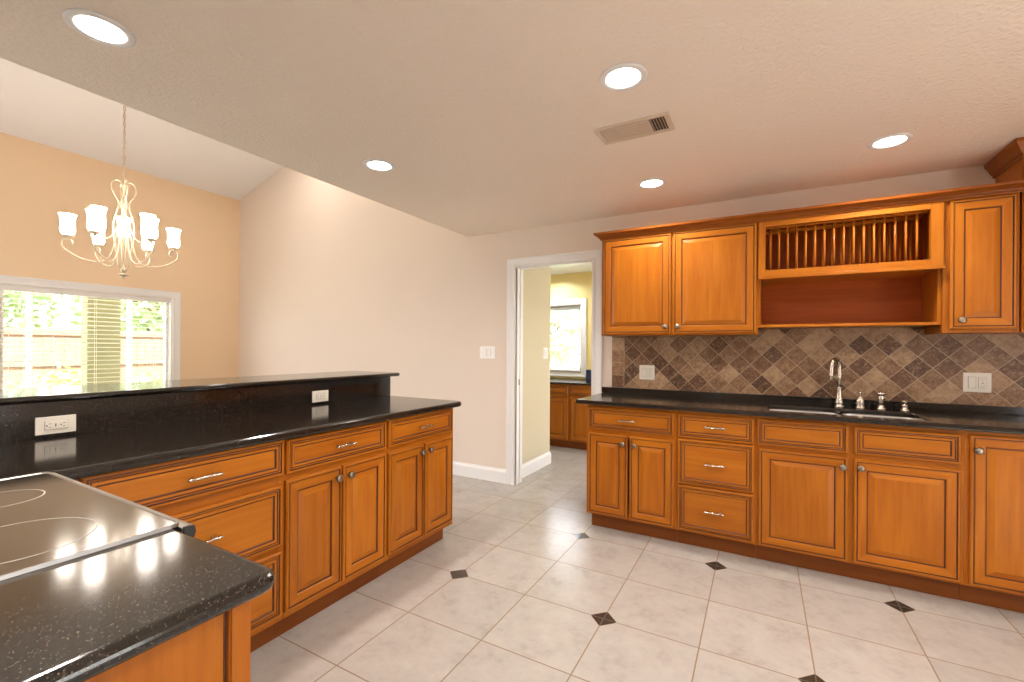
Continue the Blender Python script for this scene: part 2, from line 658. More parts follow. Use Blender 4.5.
for x0, x1 in ((-6.3, -5.575), (-5.575, -4.85)):
    f.box((x0, -2.72, 0.0), (x0 + 0.06, -2.66, 2.2), 'white', 0.004)
    f.box((x1 - 0.06, -2.72, 0.0), (x1, -2.66, 2.2), 'white', 0.004)
    f.box((x0 + 0.06, -2.72, 0.0), (x1 - 0.06, -2.66, 0.08), 'white', 0.004)
    f.box((x0 + 0.06, -2.72, 2.12), (x1 - 0.06, -2.66, 2.2), 'white', 0.004)
    f.box((x0 + 0.06, -2.6925, 0.08), (x1 - 0.06, -2.6875, 2.12), 'pane')
struct('added_door_4', f)  # unseen pair of glass doors, added for daylight from behind the camera
f = MB()
for y0, y1 in ((-1.9, -0.6), (-0.6, 0.7)):
    f.box((WX - 0.09, y0, 0.0), (WX - 0.03, y0 + 0.06, 2.15), 'white', 0.004)
    f.box((WX - 0.09, y1 - 0.06, 0.0), (WX - 0.03, y1, 2.15), 'white', 0.004)
    f.box((WX - 0.09, y0 + 0.06, 0.0), (WX - 0.03, y1 - 0.06, 0.08), 'white', 0.004)
    f.box((WX - 0.09, y0 + 0.06, 2.07), (WX - 0.03, y1 - 0.06, 2.15), 'white', 0.004)
    f.box((WX - 0.0625, y0 + 0.06, 0.08), (WX - 0.0575, y1 - 0.06, 2.07), 'pane')
struct('added_door_2', f)  # unseen glass doors, added to brighten the dining room with daylight

# baseboards
BP = [(0, 0), (0.015, 0), (0.015, 0.105), (0.010, 0.118), (0.006, 0.122), (0.004, 0.135), (0, 0.135)]
struct('baseboard_front', MB().sweep([(-6.65, YW, 0), (-2.14, YW, 0)], BP, 'white'))
struct('baseboard_left', MB().sweep([(WX, -2.6, 0), (WX, YW - 0.016, 0)], BP, 'white'))
struct('baseboard_passage', MB().sweep([(-2.10, 3.875, 0), (-2.10, 4.67, 0), (-2.22, 4.67, 0)], BP, 'white'))

# doorway casing and jambs
f = MB()
CP = [(0.0, 0.0), (0.0, 0.012), (0.012, 0.018), (0.030, 0.014), (0.062, 0.018), (0.078, 0.022), (0.090, 0.020), (0.090, 0.0)]


def casing(mb, xi0, xi1, zt, yw, m, sgn=-1, z0=0.0, bottom=False):
    """mitred casing round an opening on a wall facing -y (sgn -1) or +y"""
    ring = [(xi0, z0), (xi0, zt), (xi1, zt), (xi1, z0)]
    dirs = [(-1, 0 if not bottom else -1), (-1, 1), (1, 1), (1, 0 if not bottom else -1)]
    vs_, fs = [], []
    L = len(CP)
    for (x, z), (dx, dz) in zip(ring, dirs):
        for o, t in CP:
            vs_.append((x + dx * o, yw + sgn * t, z + dz * o))
    nn = 4
    for i in range(nn if bottom else 3):
        j = (i + 1) % 4
        for k in range(L):
            k2 = (k + 1) % L
            fs.append((i * L + k, j * L + k, j * L + k2, i * L + k2))
    if not bottom:
        fs += [tuple(range(L)), tuple(3 * L + k for k in range(L))]
    mb.add(vs_, fs, m)


casing(f, -2.050, -1.285, 2.075, YW, 'white')
f.box((-2.050, YW, 0), (-2.032, YW + 0.05, 2.085), 'white', 0.002)
f.box((-2.050, YW + 0.062, 0), (-2.032, YW + 0.115, 2.085), 'white', 0.002)
f.box((-2.046, YW + 0.05, 0), (-2.040, YW + 0.062, 2.085), 'slot')
f.box((-1.295, YW, 0), (-1.277, YW + 0.115, 2.085), 'white', 0.002)
f.box((-2.032, YW, 2.070), (-1.295, YW + 0.115, 2.085), 'white', 0.002)
struct('trim_1', f)
b = MB().box((-2.032, YW + 0.03, 0.955), (-2.0305, YW + 0.055, 1.01), 'pewter', 0.0004).build('strike_plate', None)
b.parent = bpy.data.objects['trim_1']
b['kind'] = 'structure'

# passage and the room beyond
FY = 6.15
struct('wall_passage', MB().box((-2.22, YW + 0.115, 0), (-2.10, 4.67, 2.41), 'wall_sheen'))
f = MB()
FX0, FX1, FZ0, FZ1 = -3.05, -2.285, 0.985, 1.945
for x0, x1, z0, z1 in ((-4.0, FX0, 0, 2.45), (FX1, -0.3, 0, 2.45), (FX0, FX1, 0, FZ0), (FX0, FX1, FZ1, 2.45)):
    f.box((x0, FY, z0), (x1, FY + 0.13, z1), 'wall_far')
struct('wall_far', f)
f = MB()
for y0, y1, z0, z1 in ((YW + 0.115, 4.3, 0, 2.45), (5.5, FY, 0, 2.45), (4.3, 5.5, 0, 0.3), (4.3, 5.5, 2.1, 2.45)):
    f.box((-0.42, y0, z0), (-0.30, y1, z1), 'wall_far')
struct('wall_far_right', f)
struct('wall_far_left', MB().box((-4.12, YW + 0.115, 0), (-4.0, FY, 2.45), 'wall_far'))
struct('ceiling_far', MB().box((-4.1, YW + 0.115, 2.41), (-0.3, FY + 0.1, 2.55), 'white_ceiling'))
f = MB()
for y0, y1 in ((4.3, 4.9), (4.9, 5.5)):
    f.box((-0.39, y0, 0.3), (-0.33, y0 + 0.04, 2.1), 'white', 0.003)
    f.box((-0.39, y1 - 0.04, 0.3), (-0.33, y1, 2.1), 'white', 0.003)
    f.box((-0.39, y0 + 0.04, 0.3), (-0.33, y1 - 0.04, 0.34), 'white', 0.003)
    f.box((-0.39, y0 + 0.04, 2.06), (-0.33, y1 - 0.04, 2.1), 'white', 0.003)
    f.box((-0.365, y0 + 0.04, 0.34), (-0.36, y1 - 0.04, 2.06), 'pane')
struct('added_window_3', f)  # unseen side window, added so daylight reaches the passage wall

# dining window
f = MB()
XO = WX - 0.10
f.box((XO - 0.03, WY0, WZ0), (XO + 0.03, WY0 + 0.035, WZ1), 'white', 0.003)
f.box((XO - 0.03, WY1 - 0.035, WZ0), (XO + 0.03, WY1, WZ1), 'white', 0.003)
f.box((XO - 0.03, WY0, WZ0), (XO + 0.03, WY1, WZ0 + 0.04), 'white', 0.003)
f.box((XO - 0.03, WY0, WZ1 - 0.035), (XO + 0.03, WY1, WZ1), 'white', 0.003)
win1 = struct('window_1', f)
f = MB()
f.box((WX - 0.139, WY0, WZ0), (WX + 0.002, WY0 + 0.006, WZ1), 'white')
f.box((WX - 0.139, WY1 - 0.006, WZ0), (WX + 0.002, WY1, WZ1), 'white')
f.box((WX - 0.139, WY0, WZ1 - 0.006), (WX + 0.002, WY1, WZ1), 'white')
f.box((WX - 0.139, WY0 - 0.05, WZ0 - 0.03), (WX + 0.05, WY1 + 0.05, WZ0), 'white', 0.004)
g = MB()
casing(g, -WY1 - 0.004, -WY0 + 0.004, WZ1 + 0.004, 0.0, 'white', -1, WZ0 - 0.01)
# casing drawn on a -y wall, turned to face +x
R = Matrix.Rotation(PI / 2, 4, 'Z')
rot = []
for v in g.v:
    # (x, y, z): x runs along -Y world, y depth
    rot.append((WX - v[1], -v[0], v[2]))
f.add(rot, g.f, 'white')
o = f.build('window_trim', win1)
o['kind'] = 'structure'
o = MB().box((XO - 0.003, WY0 + 0.03, WZ0 + 0.035), (XO + 0.003, WY1 - 0.03, WZ1 - 0.03), 'pane').build('window_pane', win1)
o['kind'] = 'structure'

# far room window
f = MB()
yo = FY + 0.09
f.box((FX0, yo - 0.03, FZ0), (FX0 + 0.035, yo + 0.03, FZ1), 'white', 0.003)
f.box((FX1 - 0.035, yo - 0.03, FZ0), (FX1, yo + 0.03, FZ1), 'white', 0.003)
f.box((FX0, yo - 0.03, FZ0), (FX1, yo + 0.03, FZ0 + 0.04), 'white', 0.003)
f.box((FX0, yo - 0.03, FZ1 - 0.035), (FX1, yo + 0.03, FZ1), 'white', 0.003)
win2 = struct('window_2', f)
f = MB()
casing(f, FX0, FX1, FZ1, FY, 'white', -1, FZ0, True)
f.box((FX0, FY, FZ0), (FX0 + 0.005, FY + 0.129, FZ1), 'white')
f.box((FX1 - 0.005, FY, FZ0), (FX1, FY + 0.129, FZ1), 'white')
f.box((FX0, FY - 0.03, FZ0 - 0.004), (FX1, FY + 0.129, FZ0 + 0.01), 'white', 0.003)
o = f.build('window_trim', win2)
o['kind'] = 'structure'
o = MB().box((FX0 + 0.03, yo - 0.003, FZ0 + 0.03), (FX1 - 0.03, yo + 0.003, FZ1 - 0.03), 'pane').build('window_pane', win2)
o['kind'] = 'structure'

# bar half wall
struct('wall_bar', MB().box((-2.66, -2.0, 0), (-2.5005, 2.548, 1.085), 'wall'))


# ------------------------------------------------------------------ cabinet fronts
def panel_front(wd, ht, style, t=0.020):
    """framed front: x 0..wd, z 0..ht, back at y=0, face at y=-t; rings of mitred quads"""
    if style == 'door':
        rings = [(0.000, 0.0, None), (0.000, -t + 0.005, 'w'), (0.005, -t, 'w'), (0.012, -t, 'w'), (0.0130, -t + 0.005, 'g'), (0.0175, -t + 0.005, 'g'),
                 (0.019, -t + 0.001, 'w'), (0.054, -t + 0.001, 'w'), (0.058, -t + 0.005, 'w'), (0.0595, -t + 0.010, 'g'), (0.064, -t + 0.010, 'g'),
                 (0.088, -t + 0.002, 'w'), (0.091, -t + 0.001, 'w')]
    else:
        rings = [(0.000, 0.0, None), (0.000, -t + 0.005, 'w'), (0.005, -t, 'w'), (0.012, -t, 'w'), (0.0130, -t + 0.005, 'g'), (0.0175, -t + 0.005, 'g'),
                 (0.0185, -t + 0.002, 'w'), (0.0215, -t + 0.003, 'w'), (0.0225, -t + 0.007, 'g'), (0.0255, -t + 0.007, 'g'), (0.027, -t + 0.002, 'w'), (0.036, -t + 0.002, 'w'),
                 (0.039, -t + 0.006, 'g'), (0.042, -t + 0.008, 'g'), (0.045, -t + 0.007, 'w')]
    mb = MB()
    iv, ih, ig = mb.mat('wood_v'), mb.mat('wood_h'), mb.mat('glaze')
    for a, y, _ in rings:
        mb.v += [(a, y, a), (wd - a, y, a), (wd - a, y, ht - a), (a, y, ht - a)]
    for i in range(len(rings) - 1):
        for k in range(4):
            k2 = (k + 1) % 4
            mb.f.append([i * 4 + k, i * 4 + k2, (i + 1) * 4 + k2, (i + 1) * 4 + k])
            mb.mi.append(ig if rings[i + 1][2] == 'g' else (ih if k in (0, 2) else iv))
            mb.sm.append(False)
    e = (len(rings) - 1) * 4
    mb.f.append([e, e + 1, e + 2, e + 3])
    mb.mi.append(iv if style == 'door' else ih)
    mb.sm.append(False)
    mb.f.append([3, 2, 1, 0])
    mb.mi.append(iv)
    mb.sm.append(False)
    return mb


KNOB = [(r * 1.22, h * 1.1) for r, h in [(0.0085, 0.0), (0.0085, 0.003), (0.0055, 0.006), (0.005, 0.013), (0.0085, 0.016), (0.0140, 0.0185), (0.0155, 0.022), (0.0135, 0.026), (0.008, 0.0285), (0.0, 0.029)]]


def knob(parent, x, z, y=-0.0185):
    return MB().lathe(KNOB, 'pewter', 16, (0, 0, 0), 'Y-').build('knob', parent, (x, y, z))


def pull(parent, x, z, y=-0.0135):
    m = MB()
    for sx in (-1, 1):
        m.lathe([(0.0065, 0), (0.0065, 0.003), (0.0042, 0.006), (0.0042, 0.022), (0.0055, 0.027), (0.003, 0.031), (0, 0.032)], 'nickel', 10, (sx * 0.038, 0, 0), 'Y-')
    pr = [(0.0, -0.060), (0.004, -0.0598), (0.0066, -0.056), (0.0066, -0.046), (0.0056, -0.044), (0.0056, -0.032), (0.0064, -0.030), (0.005, -0.012), (0.0062, 0), (0.005, 0.012), (0.0064, 0.030),
          (0.0056, 0.032), (0.0056, 0.044), (0.0066, 0.046), (0.0066, 0.056), (0.004, 0.0598), (0.0, 0.060)]
    m.lathe(pr, 'nickel', 10, (0, -0.026, 0), 'X')
    return m.build('pull', parent, (x, y, z))


def carcass(wd, dp, z0, z1, stiles, rails, m='wood_v', ft=0.019, back=True, top=True):
    """open box with a face frame at y=0; stiles: list of (x0,x1), rails: list of (x0, x1, z0,z1)"""
    mb = MB()
    t = 0.016
    mb.box((0, ft, z0), (t, dp, z1), m)
    mb.box((wd - t, ft, z0), (wd, dp, z1), m)
    mb.box((t, ft, z0), (wd - t, dp - 0.006, z0 + t), 'wood_h')
    if top:
        mb.box((t, ft, z1 - t), (wd - t, dp - 0.006, z1), 'wood_h')
    if back:
        mb.box((t, dp - 0.006, z0), (wd - t, dp, z1), 'wood_h')
    for x0, x1 in stiles:
        mb.box((x0, 0, z0), (x1, ft, z1), m, 0.001, 1)
    for x0, x1, a, b_ in rails:
        mb.box((x0, 0, a), (x1, ft, b_), 'wood_h', 0.001, 1)
    return mb


def cabinet(label, loc, rz, wd, dp, z0, z1, fronts, stiles, rails, toe=True, group=None, name='base_cabinet', toe_trim=(0, 0), top=True):
    t = thing(name, label, 'cabinet', loc, rz, group)
    carcass(wd, dp, z0, z1, stiles, rails, top=top).build('body', t)
    if toe:
        mb = MB()
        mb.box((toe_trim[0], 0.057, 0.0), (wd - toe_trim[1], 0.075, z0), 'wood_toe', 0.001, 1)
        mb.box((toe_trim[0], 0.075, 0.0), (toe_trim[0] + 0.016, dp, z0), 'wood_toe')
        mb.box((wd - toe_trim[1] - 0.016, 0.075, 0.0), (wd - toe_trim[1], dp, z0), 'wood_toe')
        mb.build('toe_kick', t)
    for fr in fronts:
        kind, x0, x1, a, b_ = fr[:5]
        nm = {'door': 'door', 'drawer': 'drawer', 'false': 'false_front'}[kind]
        ob = panel_front(x1 - x0, b_ - a, 'door' if kind == 'door' else 'drawer').build(nm, t, (x0, 0, a))
        for hw in fr[5:]:
            if hw[0] == 'knob':
                knob(ob, hw[1], hw[2])
            else:
                pull(ob, hw[1], hw[2])
    return t


ZB, ZT = 0.105, 0.903       # base cabinet body
# --- sink run (front faces -y)
YF = 3.145
DEP = YW - YF - 0.003


def sx(x, x0):
    return x - x0


X0 = -1.115
cabinet('base cabinet at the left end of the sink run, drawer above two narrow doors', (X0, YF, 0), 0, 0.628, DEP, ZB, ZT,
        [('drawer', 0.016, 0.613, 0.725, 0.883, ('pull', 0.285, 0.079)),
         ('door', 0.018, 0.304, 0.118, 0.697, ('knob', 0.253, 0.523)),
         ('door', 0.318, 0.613, 0.118, 0.697, ('knob', 0.032, 0.523))],
        [(0, 0.045), (0.583, 0.628)], [(0.045, 0.583, ZB, 0.14), (0.045, 0.583, 0.68, 0.745), (0.045, 0.583, 0.865, ZT)], toe_trim=(0.022, 0))
X0 = -0.486
cabinet('base cabinet with three stacked drawers and bar pulls, left of the sink', (X0, YF, 0), 0, 0.463, DEP, ZB, ZT,
        [('drawer', 0.010, 0.452, 0.727, 0.883, ('pull', 0.221, 0.082)),
         ('drawer', 0.010, 0.453, 0.424, 0.718, ('pull', 0.221, 0.145)),
         ('drawer', 0.010, 0.453, 0.118, 0.413, ('pull', 0.221, 0.148))],
        [(0, 0.04), (0.423, 0.463)], [(0.04, 0.423, ZB, 0.14), (0.04, 0.423, 0.40, 0.44), (0.04, 0.423, 0.70, 0.745), (0.04, 0.423, 0.865, ZT)])
X0 = -0.0225
cabinet('wide sink base cabinet with two plain false fronts above two doors', (X0, YF, 0), 0, 0.941, DEP, ZB, ZT,
        [('false', 0.006, 0.457, 0.727, 0.885), ('false', 0.484, 0.926, 0.727, 0.880),
         ('door', 0.016, 0.457, 0.115, 0.704, ('knob', 0.415, 0.535)),
         ('door', 0.484, 0.926, 0.120, 0.698, ('knob', 0.028, 0.535))],
        [(0, 0.03), (0.445, 0.496), (0.911, 0.941)], [(0.03, 0.445, ZB, 0.14), (0.03, 0.445, 0.68, 0.745), (0.03, 0.445, 0.865, ZT),
                                                     (0.496, 0.911, ZB, 0.14), (0.496, 0.911, 0.68, 0.745), (0.496, 0.911, 0.865, ZT)], top=False)
X0 = 0.919
cabinet('base cabinet with one full height door, right of the sink at the picture edge', (X0, YF, 0), 0, 0.60, DEP, ZB, ZT,
        [('door', 0.017, 0.583, 0.118, 0.883, ('knob', 0.026, 0.69))],
        [(0, 0.04), (0.56, 0.60)], [(0.04, 0.56, ZB, 0.14), (0.04, 0.56, 0.865, ZT)])

# --- peninsula (front faces +x): local x runs along +Y
XF = -1.840
PD = 0.640


def pen(label, y0, y1, fronts, stiles, rails, trim=(0, 0)):
    wd = y1 - y0
    return cabinet(label, (XF, y0, 0), PI / 2, wd, PD, ZB, ZT, fronts, stiles, rails, toe_trim=trim)


pen('peninsula cabinet with three wide drawers, nearest the cooktop', 0.545, 1.2285,
    [('drawer', 0.012, 0.683, 0.748, 0.905, ('pull', 0.345, 0.075)),
     ('drawer', 0.012, 0.677, 0.440, 0.705, ('pull', 0.345, 0.140)),
     ('drawer', 0.012, 0.677, 0.135, 0.418, ('pull', 0.345, 0.150))],
    [(0, 0.03), (0.654, 0.6835)], [(0.03, 0.654, ZB, 0.145), (0.03, 0.654, 0.40, 0.46), (0.03, 0.654, 0.69, 0.76), (0.03, 0.654, 0.87, ZT)])
pen('peninsula cabinet in the middle, one drawer above two doors', 1.2290, 1.8490,
    [('drawer', 0.012, 0.609, 0.745, 0.898, ('pull', 0.31, 0.076)),
     ('door', 0.010, 0.310, 0.135, 0.718, ('knob', 0.268, 0.530)),
     ('door', 0.318, 0.611, 0.135, 0.718, ('knob', 0.034, 0.530))],
    [(0, 0.03), (0.59, 0.620)], [(0.03, 0.59, ZB, 0.16), (0.03, 0.59, 0.69, 0.76), (0.03, 0.59, 0.87, ZT)])
pen('peninsula cabinet at the far end by the doorway, drawer above two doors', 1.8495, 2.482,
    [('drawer', 0.010, 0.606, 0.745, 0.900, ('pull', 0.305, 0.076)),
     ('door', 0.014, 0.310, 0.137, 0.712, ('knob', 0.268, 0.530)),
     ('door', 0.326, 0.610, 0.137, 0.712, ('knob', 0.034, 0.530))],
    [(0, 0.03), (0.592, 0.6325)], [(0.03, 0.592, ZB, 0.16), (0.03, 0.592, 0.69, 0.76), (0.03, 0.592, 0.87, ZT)], (0, 0.03))

# --- end cabinet of the range leg (front faces +y, panelled end faces +x)
t = thing('end_cabinet', 'wooden end panel cabinet below the near granite counter', 'cabinet', (-0.742, 0.433, 0), PI)
mb = carcass(0.290, 0.60, ZB, ZT, [(0, 0.035), (0.255, 0.290)], [(0.035, 0.255, ZB, 0.14), (0.035, 0.255, 0.865, ZT)])
mb.build('body', t)
MB().box((0.03, 0.057, 0), (0.29, 0.075, ZB), 'wood_toe', 0.001, 1).box((0.03, 0.075, 0), (0.046, 0.60, ZB), 'wood_toe').build('toe_kick', t)
mb = MB()   # applied end panel with corner stile: local -x is world +x
mb.box((-0.006, 0.036, ZB), (0.0, 0.60, ZT), 'wood_v')
mb.box((-0.016, 0.0, 0.0), (0.0, 0.0345, ZT), 'wood_v', 0.002, 2)
mb.box((-0.019, 0.0270, 0.0), (-0.016, 0.0325, ZT), 'wood_v', 0.001, 2)
mb.box((-0.0075, 0.0345, ZB), (-0.0, 0.038, ZT), 'glaze')
mb.build('end_panel', t)
ob = panel_front(0.26, 0.755, 'door').build('door', t, (0.015, 0, 0.128))
knob(ob, 0.225, 0.69)

# ------------------------------------------------------------------ worktops
ZC0, ZC1 = 0.905, 0.935
XP = -2.481      # granite upstand face of the bar wall
t = thing('peninsula_worktop', 'long black granite worktop along the peninsula below the bar', 'worktop', (0, 0, 0))
mb = MB()
out = [(-2.4995, -1.2), (-1.80, -1.2), (-1.80, -0.19), (-1.818, -0.18), (-1.818, 0.475), (-1.795, 0.505)]
for k in range(7):
    a = 0.5 * PI * k / 6
    out.append((-1.795 - 0.045 + 0.045 * math.cos(a), 2.545 - 0.045 + 0.045 * math.sin(a)))
out.append((-2.4995, 2.545))
mb.slab(out, ZC0, ZC1 + 0.006, 'granite', 0.013, 4)
mb.build('top', t)
MB().box((-2.4995, -1.2, ZC1 + 0.0062), (XP, 2.545, 1.0845), 'granite', 0.002, 2).build('upstand', t)

mb = MB().slab(rounded(-2.98, -1.2, -2.455, 2.635, 0.03, 'bc'), 1.0855, 1.112, 'granite', 0.0125, 4)
tag(mb.build('bar_top'), 'black granite raised bar top over the peninsula upstand', 'bar top')

# near counter strip right of the cooktop
mb = MB().slab(rounded(-1.0515, -0.20, -0.700, 0.472, 0.032, 'c'), ZC0, ZC1 + 0.002, 'granite', 0.0145, 5, lambda a, b: a.x < -1.05 and b.x < -1.05)
tag(mb.build('near_worktop'), 'short black granite counter in the foreground, right of the cooktop', 'worktop')

# sink worktop: with sink cutout
HX0, HX1, HY0, HY1 = 0.05, 0.80, 3.20, 3.53
t = thing('sink_worktop', 'long black granite worktop along the tiled sink wall', 'worktop', (0, 0, 0))
bm = bmesh.new()
mb = MB()
ox0, ox1, oy0, oy1 = -1.185, 1.545, 3.095, YW - 0.001
xs = [ox0, HX0, HX1, ox1]
ys = [oy0, HY0, HY1, oy1]
grid = {}
for zi, z in enumerate((ZC0, ZC1)):
    for i, x in enumerate(xs):
        for j, y in enumerate(ys):
            grid[zi, i, j] = bm.verts.new((x, y, z))
for i in range(3):
    for j in range(3):
        if (i, j) == (1, 1):
            continue
        bm.faces.new([grid[1, i, j], grid[1, i + 1, j], grid[1, i + 1, j + 1], grid[1, i, j + 1]])
        bm.faces.new([grid[0, i, j], grid[0, i, j + 1], grid[0, i + 1, j + 1], grid[0, i + 1, j]])
for i in range(3):
    bm.faces.new([grid[0, i, 0], grid[0, i + 1, 0], grid[1, i + 1, 0], grid[1, i, 0]])
    bm.faces.new([grid[0, i, 3], grid[1, i, 3], grid[1, i + 1, 3], grid[0, i + 1, 3]])
for j in range(3):
    bm.faces.new([grid[0, 0, j], grid[1, 0, j], grid[1, 0, j + 1], grid[0, 0, j + 1]])
    bm.faces.new([grid[0, 3, j], grid[0, 3, j + 1], grid[1, 3, j + 1], grid[1, 3, j]])
a, b_, c, d = (1, 1), (2, 1), (2, 2), (1, 2)
for p, q in ((a, b_), (b_, c), (c, d), (d, a)):
    bm.faces.new([grid[1, *p], grid[1, *q], grid[0, *q], grid[0, *p]])
bmesh.ops.recalc_face_normals(bm, faces=bm.faces)
sharp = [e for e in bm.edges if e.calc_face_angle(0) > 0.5 and abs(e.verts[0].co.z - e.verts[1].co.z) < 1e-6]
bmesh.ops.bevel(bm, geom=sharp, offset=0.010, segments=4, affect='EDGES', profile=0.5)
mb.bm(bm, 'granite')
mb.build('top', t)
MB().box((-1.195, YW - 0.020, ZC1 + 0.0003), (1.545, YW - 0.001, 0.981), 'granite', 0.002, 2).build('upstand', t)

# backsplash
tag(MB().box((-1.109, YW - 0.0095, 0.9815), (1.545, YW - 0.0005, 1.4595), 'travertine').build('tile_backsplash'),
    'brown travertine backsplash of diamond set tiles behind the sink', 'backsplash')

# sink and taps
t = thing('sink', 'undermount stainless steel sink set in the black worktop', 'sink', (0, 0, 0))
mb = MB()
z0 = 0.74
x0, x1, y0, y1 = HX0 - 0.006, HX1 + 0.006, HY0 - 0.006, HY1 + 0.006
mid = 0.44
for a, b_ in ((x0, mid - 0.012), (mid + 0.012, x1)):
    o = len(mb.v)
    top = rounded(a, y0, b_, y1, 0.05, 'abcd', 4)
    bot = rounded(a + 0.02, y0 + 0.02, b_ - 0.02, y1 - 0.02, 0.05, 'abcd', 4)
    n_ = len(top)
    vs_ = [(x, y, ZC0 - 0.0005) for x, y in top] + [(x, y, z0 + 0.02) for x, y in bot] + [((x - (a + b_) / 2) * .9 + (a + b_) / 2, (y - (y0 + y1) / 2) * .9 + (y0 + y1) / 2, z0) for x, y in bot]
    fs = [(k, (k + 1) % n_, n_ + (k + 1) % n_, n_ + k) for k in range(n_)] + [(n_ + k, n_ + (k + 1) % n_, 2 * n_ + (k + 1) % n_, 2 * n_ + k) for k in range(n_)] + [tuple(2 * n_ + k for k in range(n_))]
    mb.add(vs_, fs, 'steel')
mb.box((mid - 0.012, y0, 0.82), (mid + 0.012, y1, 0.895), 'steel', 0.005)
mb.build('bowl', t, recalc=False)
for cx in (0.24, 0.62):
    MB().lathe([(0.045, 0), (0.045, 0.003), (0.034, 0.004), (0.03, 0.001), (0.0, 0.001)], 'steel', 20, (cx, 3.37, z0 + 0.0005)).build('drain', t)

YT = 3.615
FXC = 0.452
t = thing('faucet', 'tall gooseneck brushed nickel faucet behind the sink', 'faucet', (FXC, YT, ZC1))
MB().lathe([(0.026, 0), (0.027, 0.004), (0.024, 0.010), (0.020, 0.014), (0.022, 0.024), (0.023, 0.036), (0.0185, 0.048), (0.0165, 0.060), (0.0125, 0.125), (0.013, 0.129), (0.011, 0.133), (0.010, 0.15)], 'nickel', 24).build('base', t)
pts = [(0, 0, 0.13), (0, 0, 0.20), (0, 0, 0.260)]
R_ = 0.048
ang = math.radians(238)
dx, dy = math.cos(ang), math.sin(ang)
for k in range(1, 13):
    a = PI * k / 12
    q = R_ * (1 - math.cos(a))
    pts.append((dx * q, dy * q, 0.260 + R_ * 1.25 * math.sin(a)))
pts += [(dx * 0.100, dy * 0.100, 0.215), (dx * 0.103, dy * 0.103, 0.188)]
MB().tube(pts, [0.0118] * 3 + [0.0115] * 12 + [0.0122, 0.0135], 'nickel', 14).build('spout', t)
fa = t
t = bpy.data.objects.new('handle', None)
COL.objects.link(t)
t.parent = fa
t.location = (0.110, 0, 0)
MB().lathe([(0.025, 0), (0.026, 0.004), (0.021, 0.012), (0.022, 0.024), (0.0225, 0.045), (0.020, 0.062), (0.013, 0.078), (0.008, 0.084)], 'nickel', 22).build('base', t)
MB().lathe([(0.005, 0.084), (0.0065, 0.092), (0.0085, 0.099), (0.0075, 0.106), (0.003, 0.110), (0, 0.1105)], 'nickel', 16).tube([(0, 0, 0.098), (-0.02, -0.012, 0.105), (-0.034, -0.02, 0.106)], [0.0045, 0.0035, 0.003], 'nickel', 8).build('lever', t)
t = thing('side_sprayer', 'nickel side sprayer with a flared cap standing behind the sink', 'sprayer', (0.668, YT, ZC1))
MB().lathe([(0.024, 0), (0.025, 0.004), (0.020, 0.012), (0.0165, 0.022), (0.016, 0.028)], 'nickel', 20).build('base', t)
MB().lathe([(0.013, 0.028), (0.0125, 0.045), (0.016, 0.062), (0.0175, 0.078), (0.014, 0.086), (0.015, 0.090), (0.026, 0.096), (0.028, 0.104), (0.022, 0.112), (0.0, 0.115)], 'nickel', 20).build('spray_head', t)
t = thing('soap_dispenser', 'short nickel soap dispenser, rightmost behind the sink', 'soap dispenser', (0.783, YT, ZC1))
MB().lathe([(0.022, 0), (0.023, 0.004), (0.017, 0.010), (0.014, 0.020), (0.016, 0.030), (0.0165, 0.036), (0.010, 0.042)], 'nickel', 18).build('base', t)
MB().lathe([(0.007, 0.042), (0.007, 0.050), (0.016, 0.053), (0.0175, 0.060), (0.014, 0.066), (0.0, 0.068)], 'nickel', 18).tube([(0, 0, 0.058), (0, -0.03, 0.058), (0, -0.036, 0.054)], 0.004, 'nickel', 8).build('pump', t)

# ------------------------------------------------------------------ upper cabinets
YU = 3.43
UD = YW - YU - 0.011
UZ0, UZ1 = 1.412, 2.178
cabinet('upper wall cabinet with two raised panel doors, nearest the doorway', (-1.100, YU, 0), 0, 1.082, UD, UZ0, UZ1,
        [('door', 0.018, 0.524, 1.422, 2.158, ('knob', 0.470, 0.052)),
         ('door', 0.539, 1.071, 1.422, 2.160, ('knob', 0.036, 0.052))],
        [(0, 0.04), (0.51, 0.555), (1.042, 1.082)], [(0.04, 0.51, UZ0, 1.45), (0.555, 1.042, UZ0, 1.45), (0.04, 0.51, 2.13, UZ1), (0.555, 1.042, 2.13, UZ1)],
        toe=False, name='wall_cabinet')
cabinet('narrow upper wall cabinet with one door, right of the plate rack', (0.907, YU, 0), 0, 0.308, UD, UZ0, UZ1,
        [('door', 0.027, 0.293, 1.434, 2.158, ('knob', 0.045, 0.048))],
        [(0, 0.045), (0.268, 0.308)], [(0.045, 0.268, UZ0, 1.45), (0.045, 0.268, 2.13, UZ1)],
        toe=False, name='wall_cabinet')
cabinet('tall upper wall cabinet reaching the ceiling at the right picture edge', (1.222, YU - 0.005, 0), 0, 0.315, UD + 0.005, UZ0, 2.36,
        [('door', 0.006, 0.309, 1.425, 2.33, ('knob', 0.035, 0.05))],
        [(0, 0.04), (0.275, 0.315)], [(0.04, 0.275, UZ0, 1.45), (0.04, 0.275, 2.30, 2.36)],
        toe=False, name='wall_cabinet')

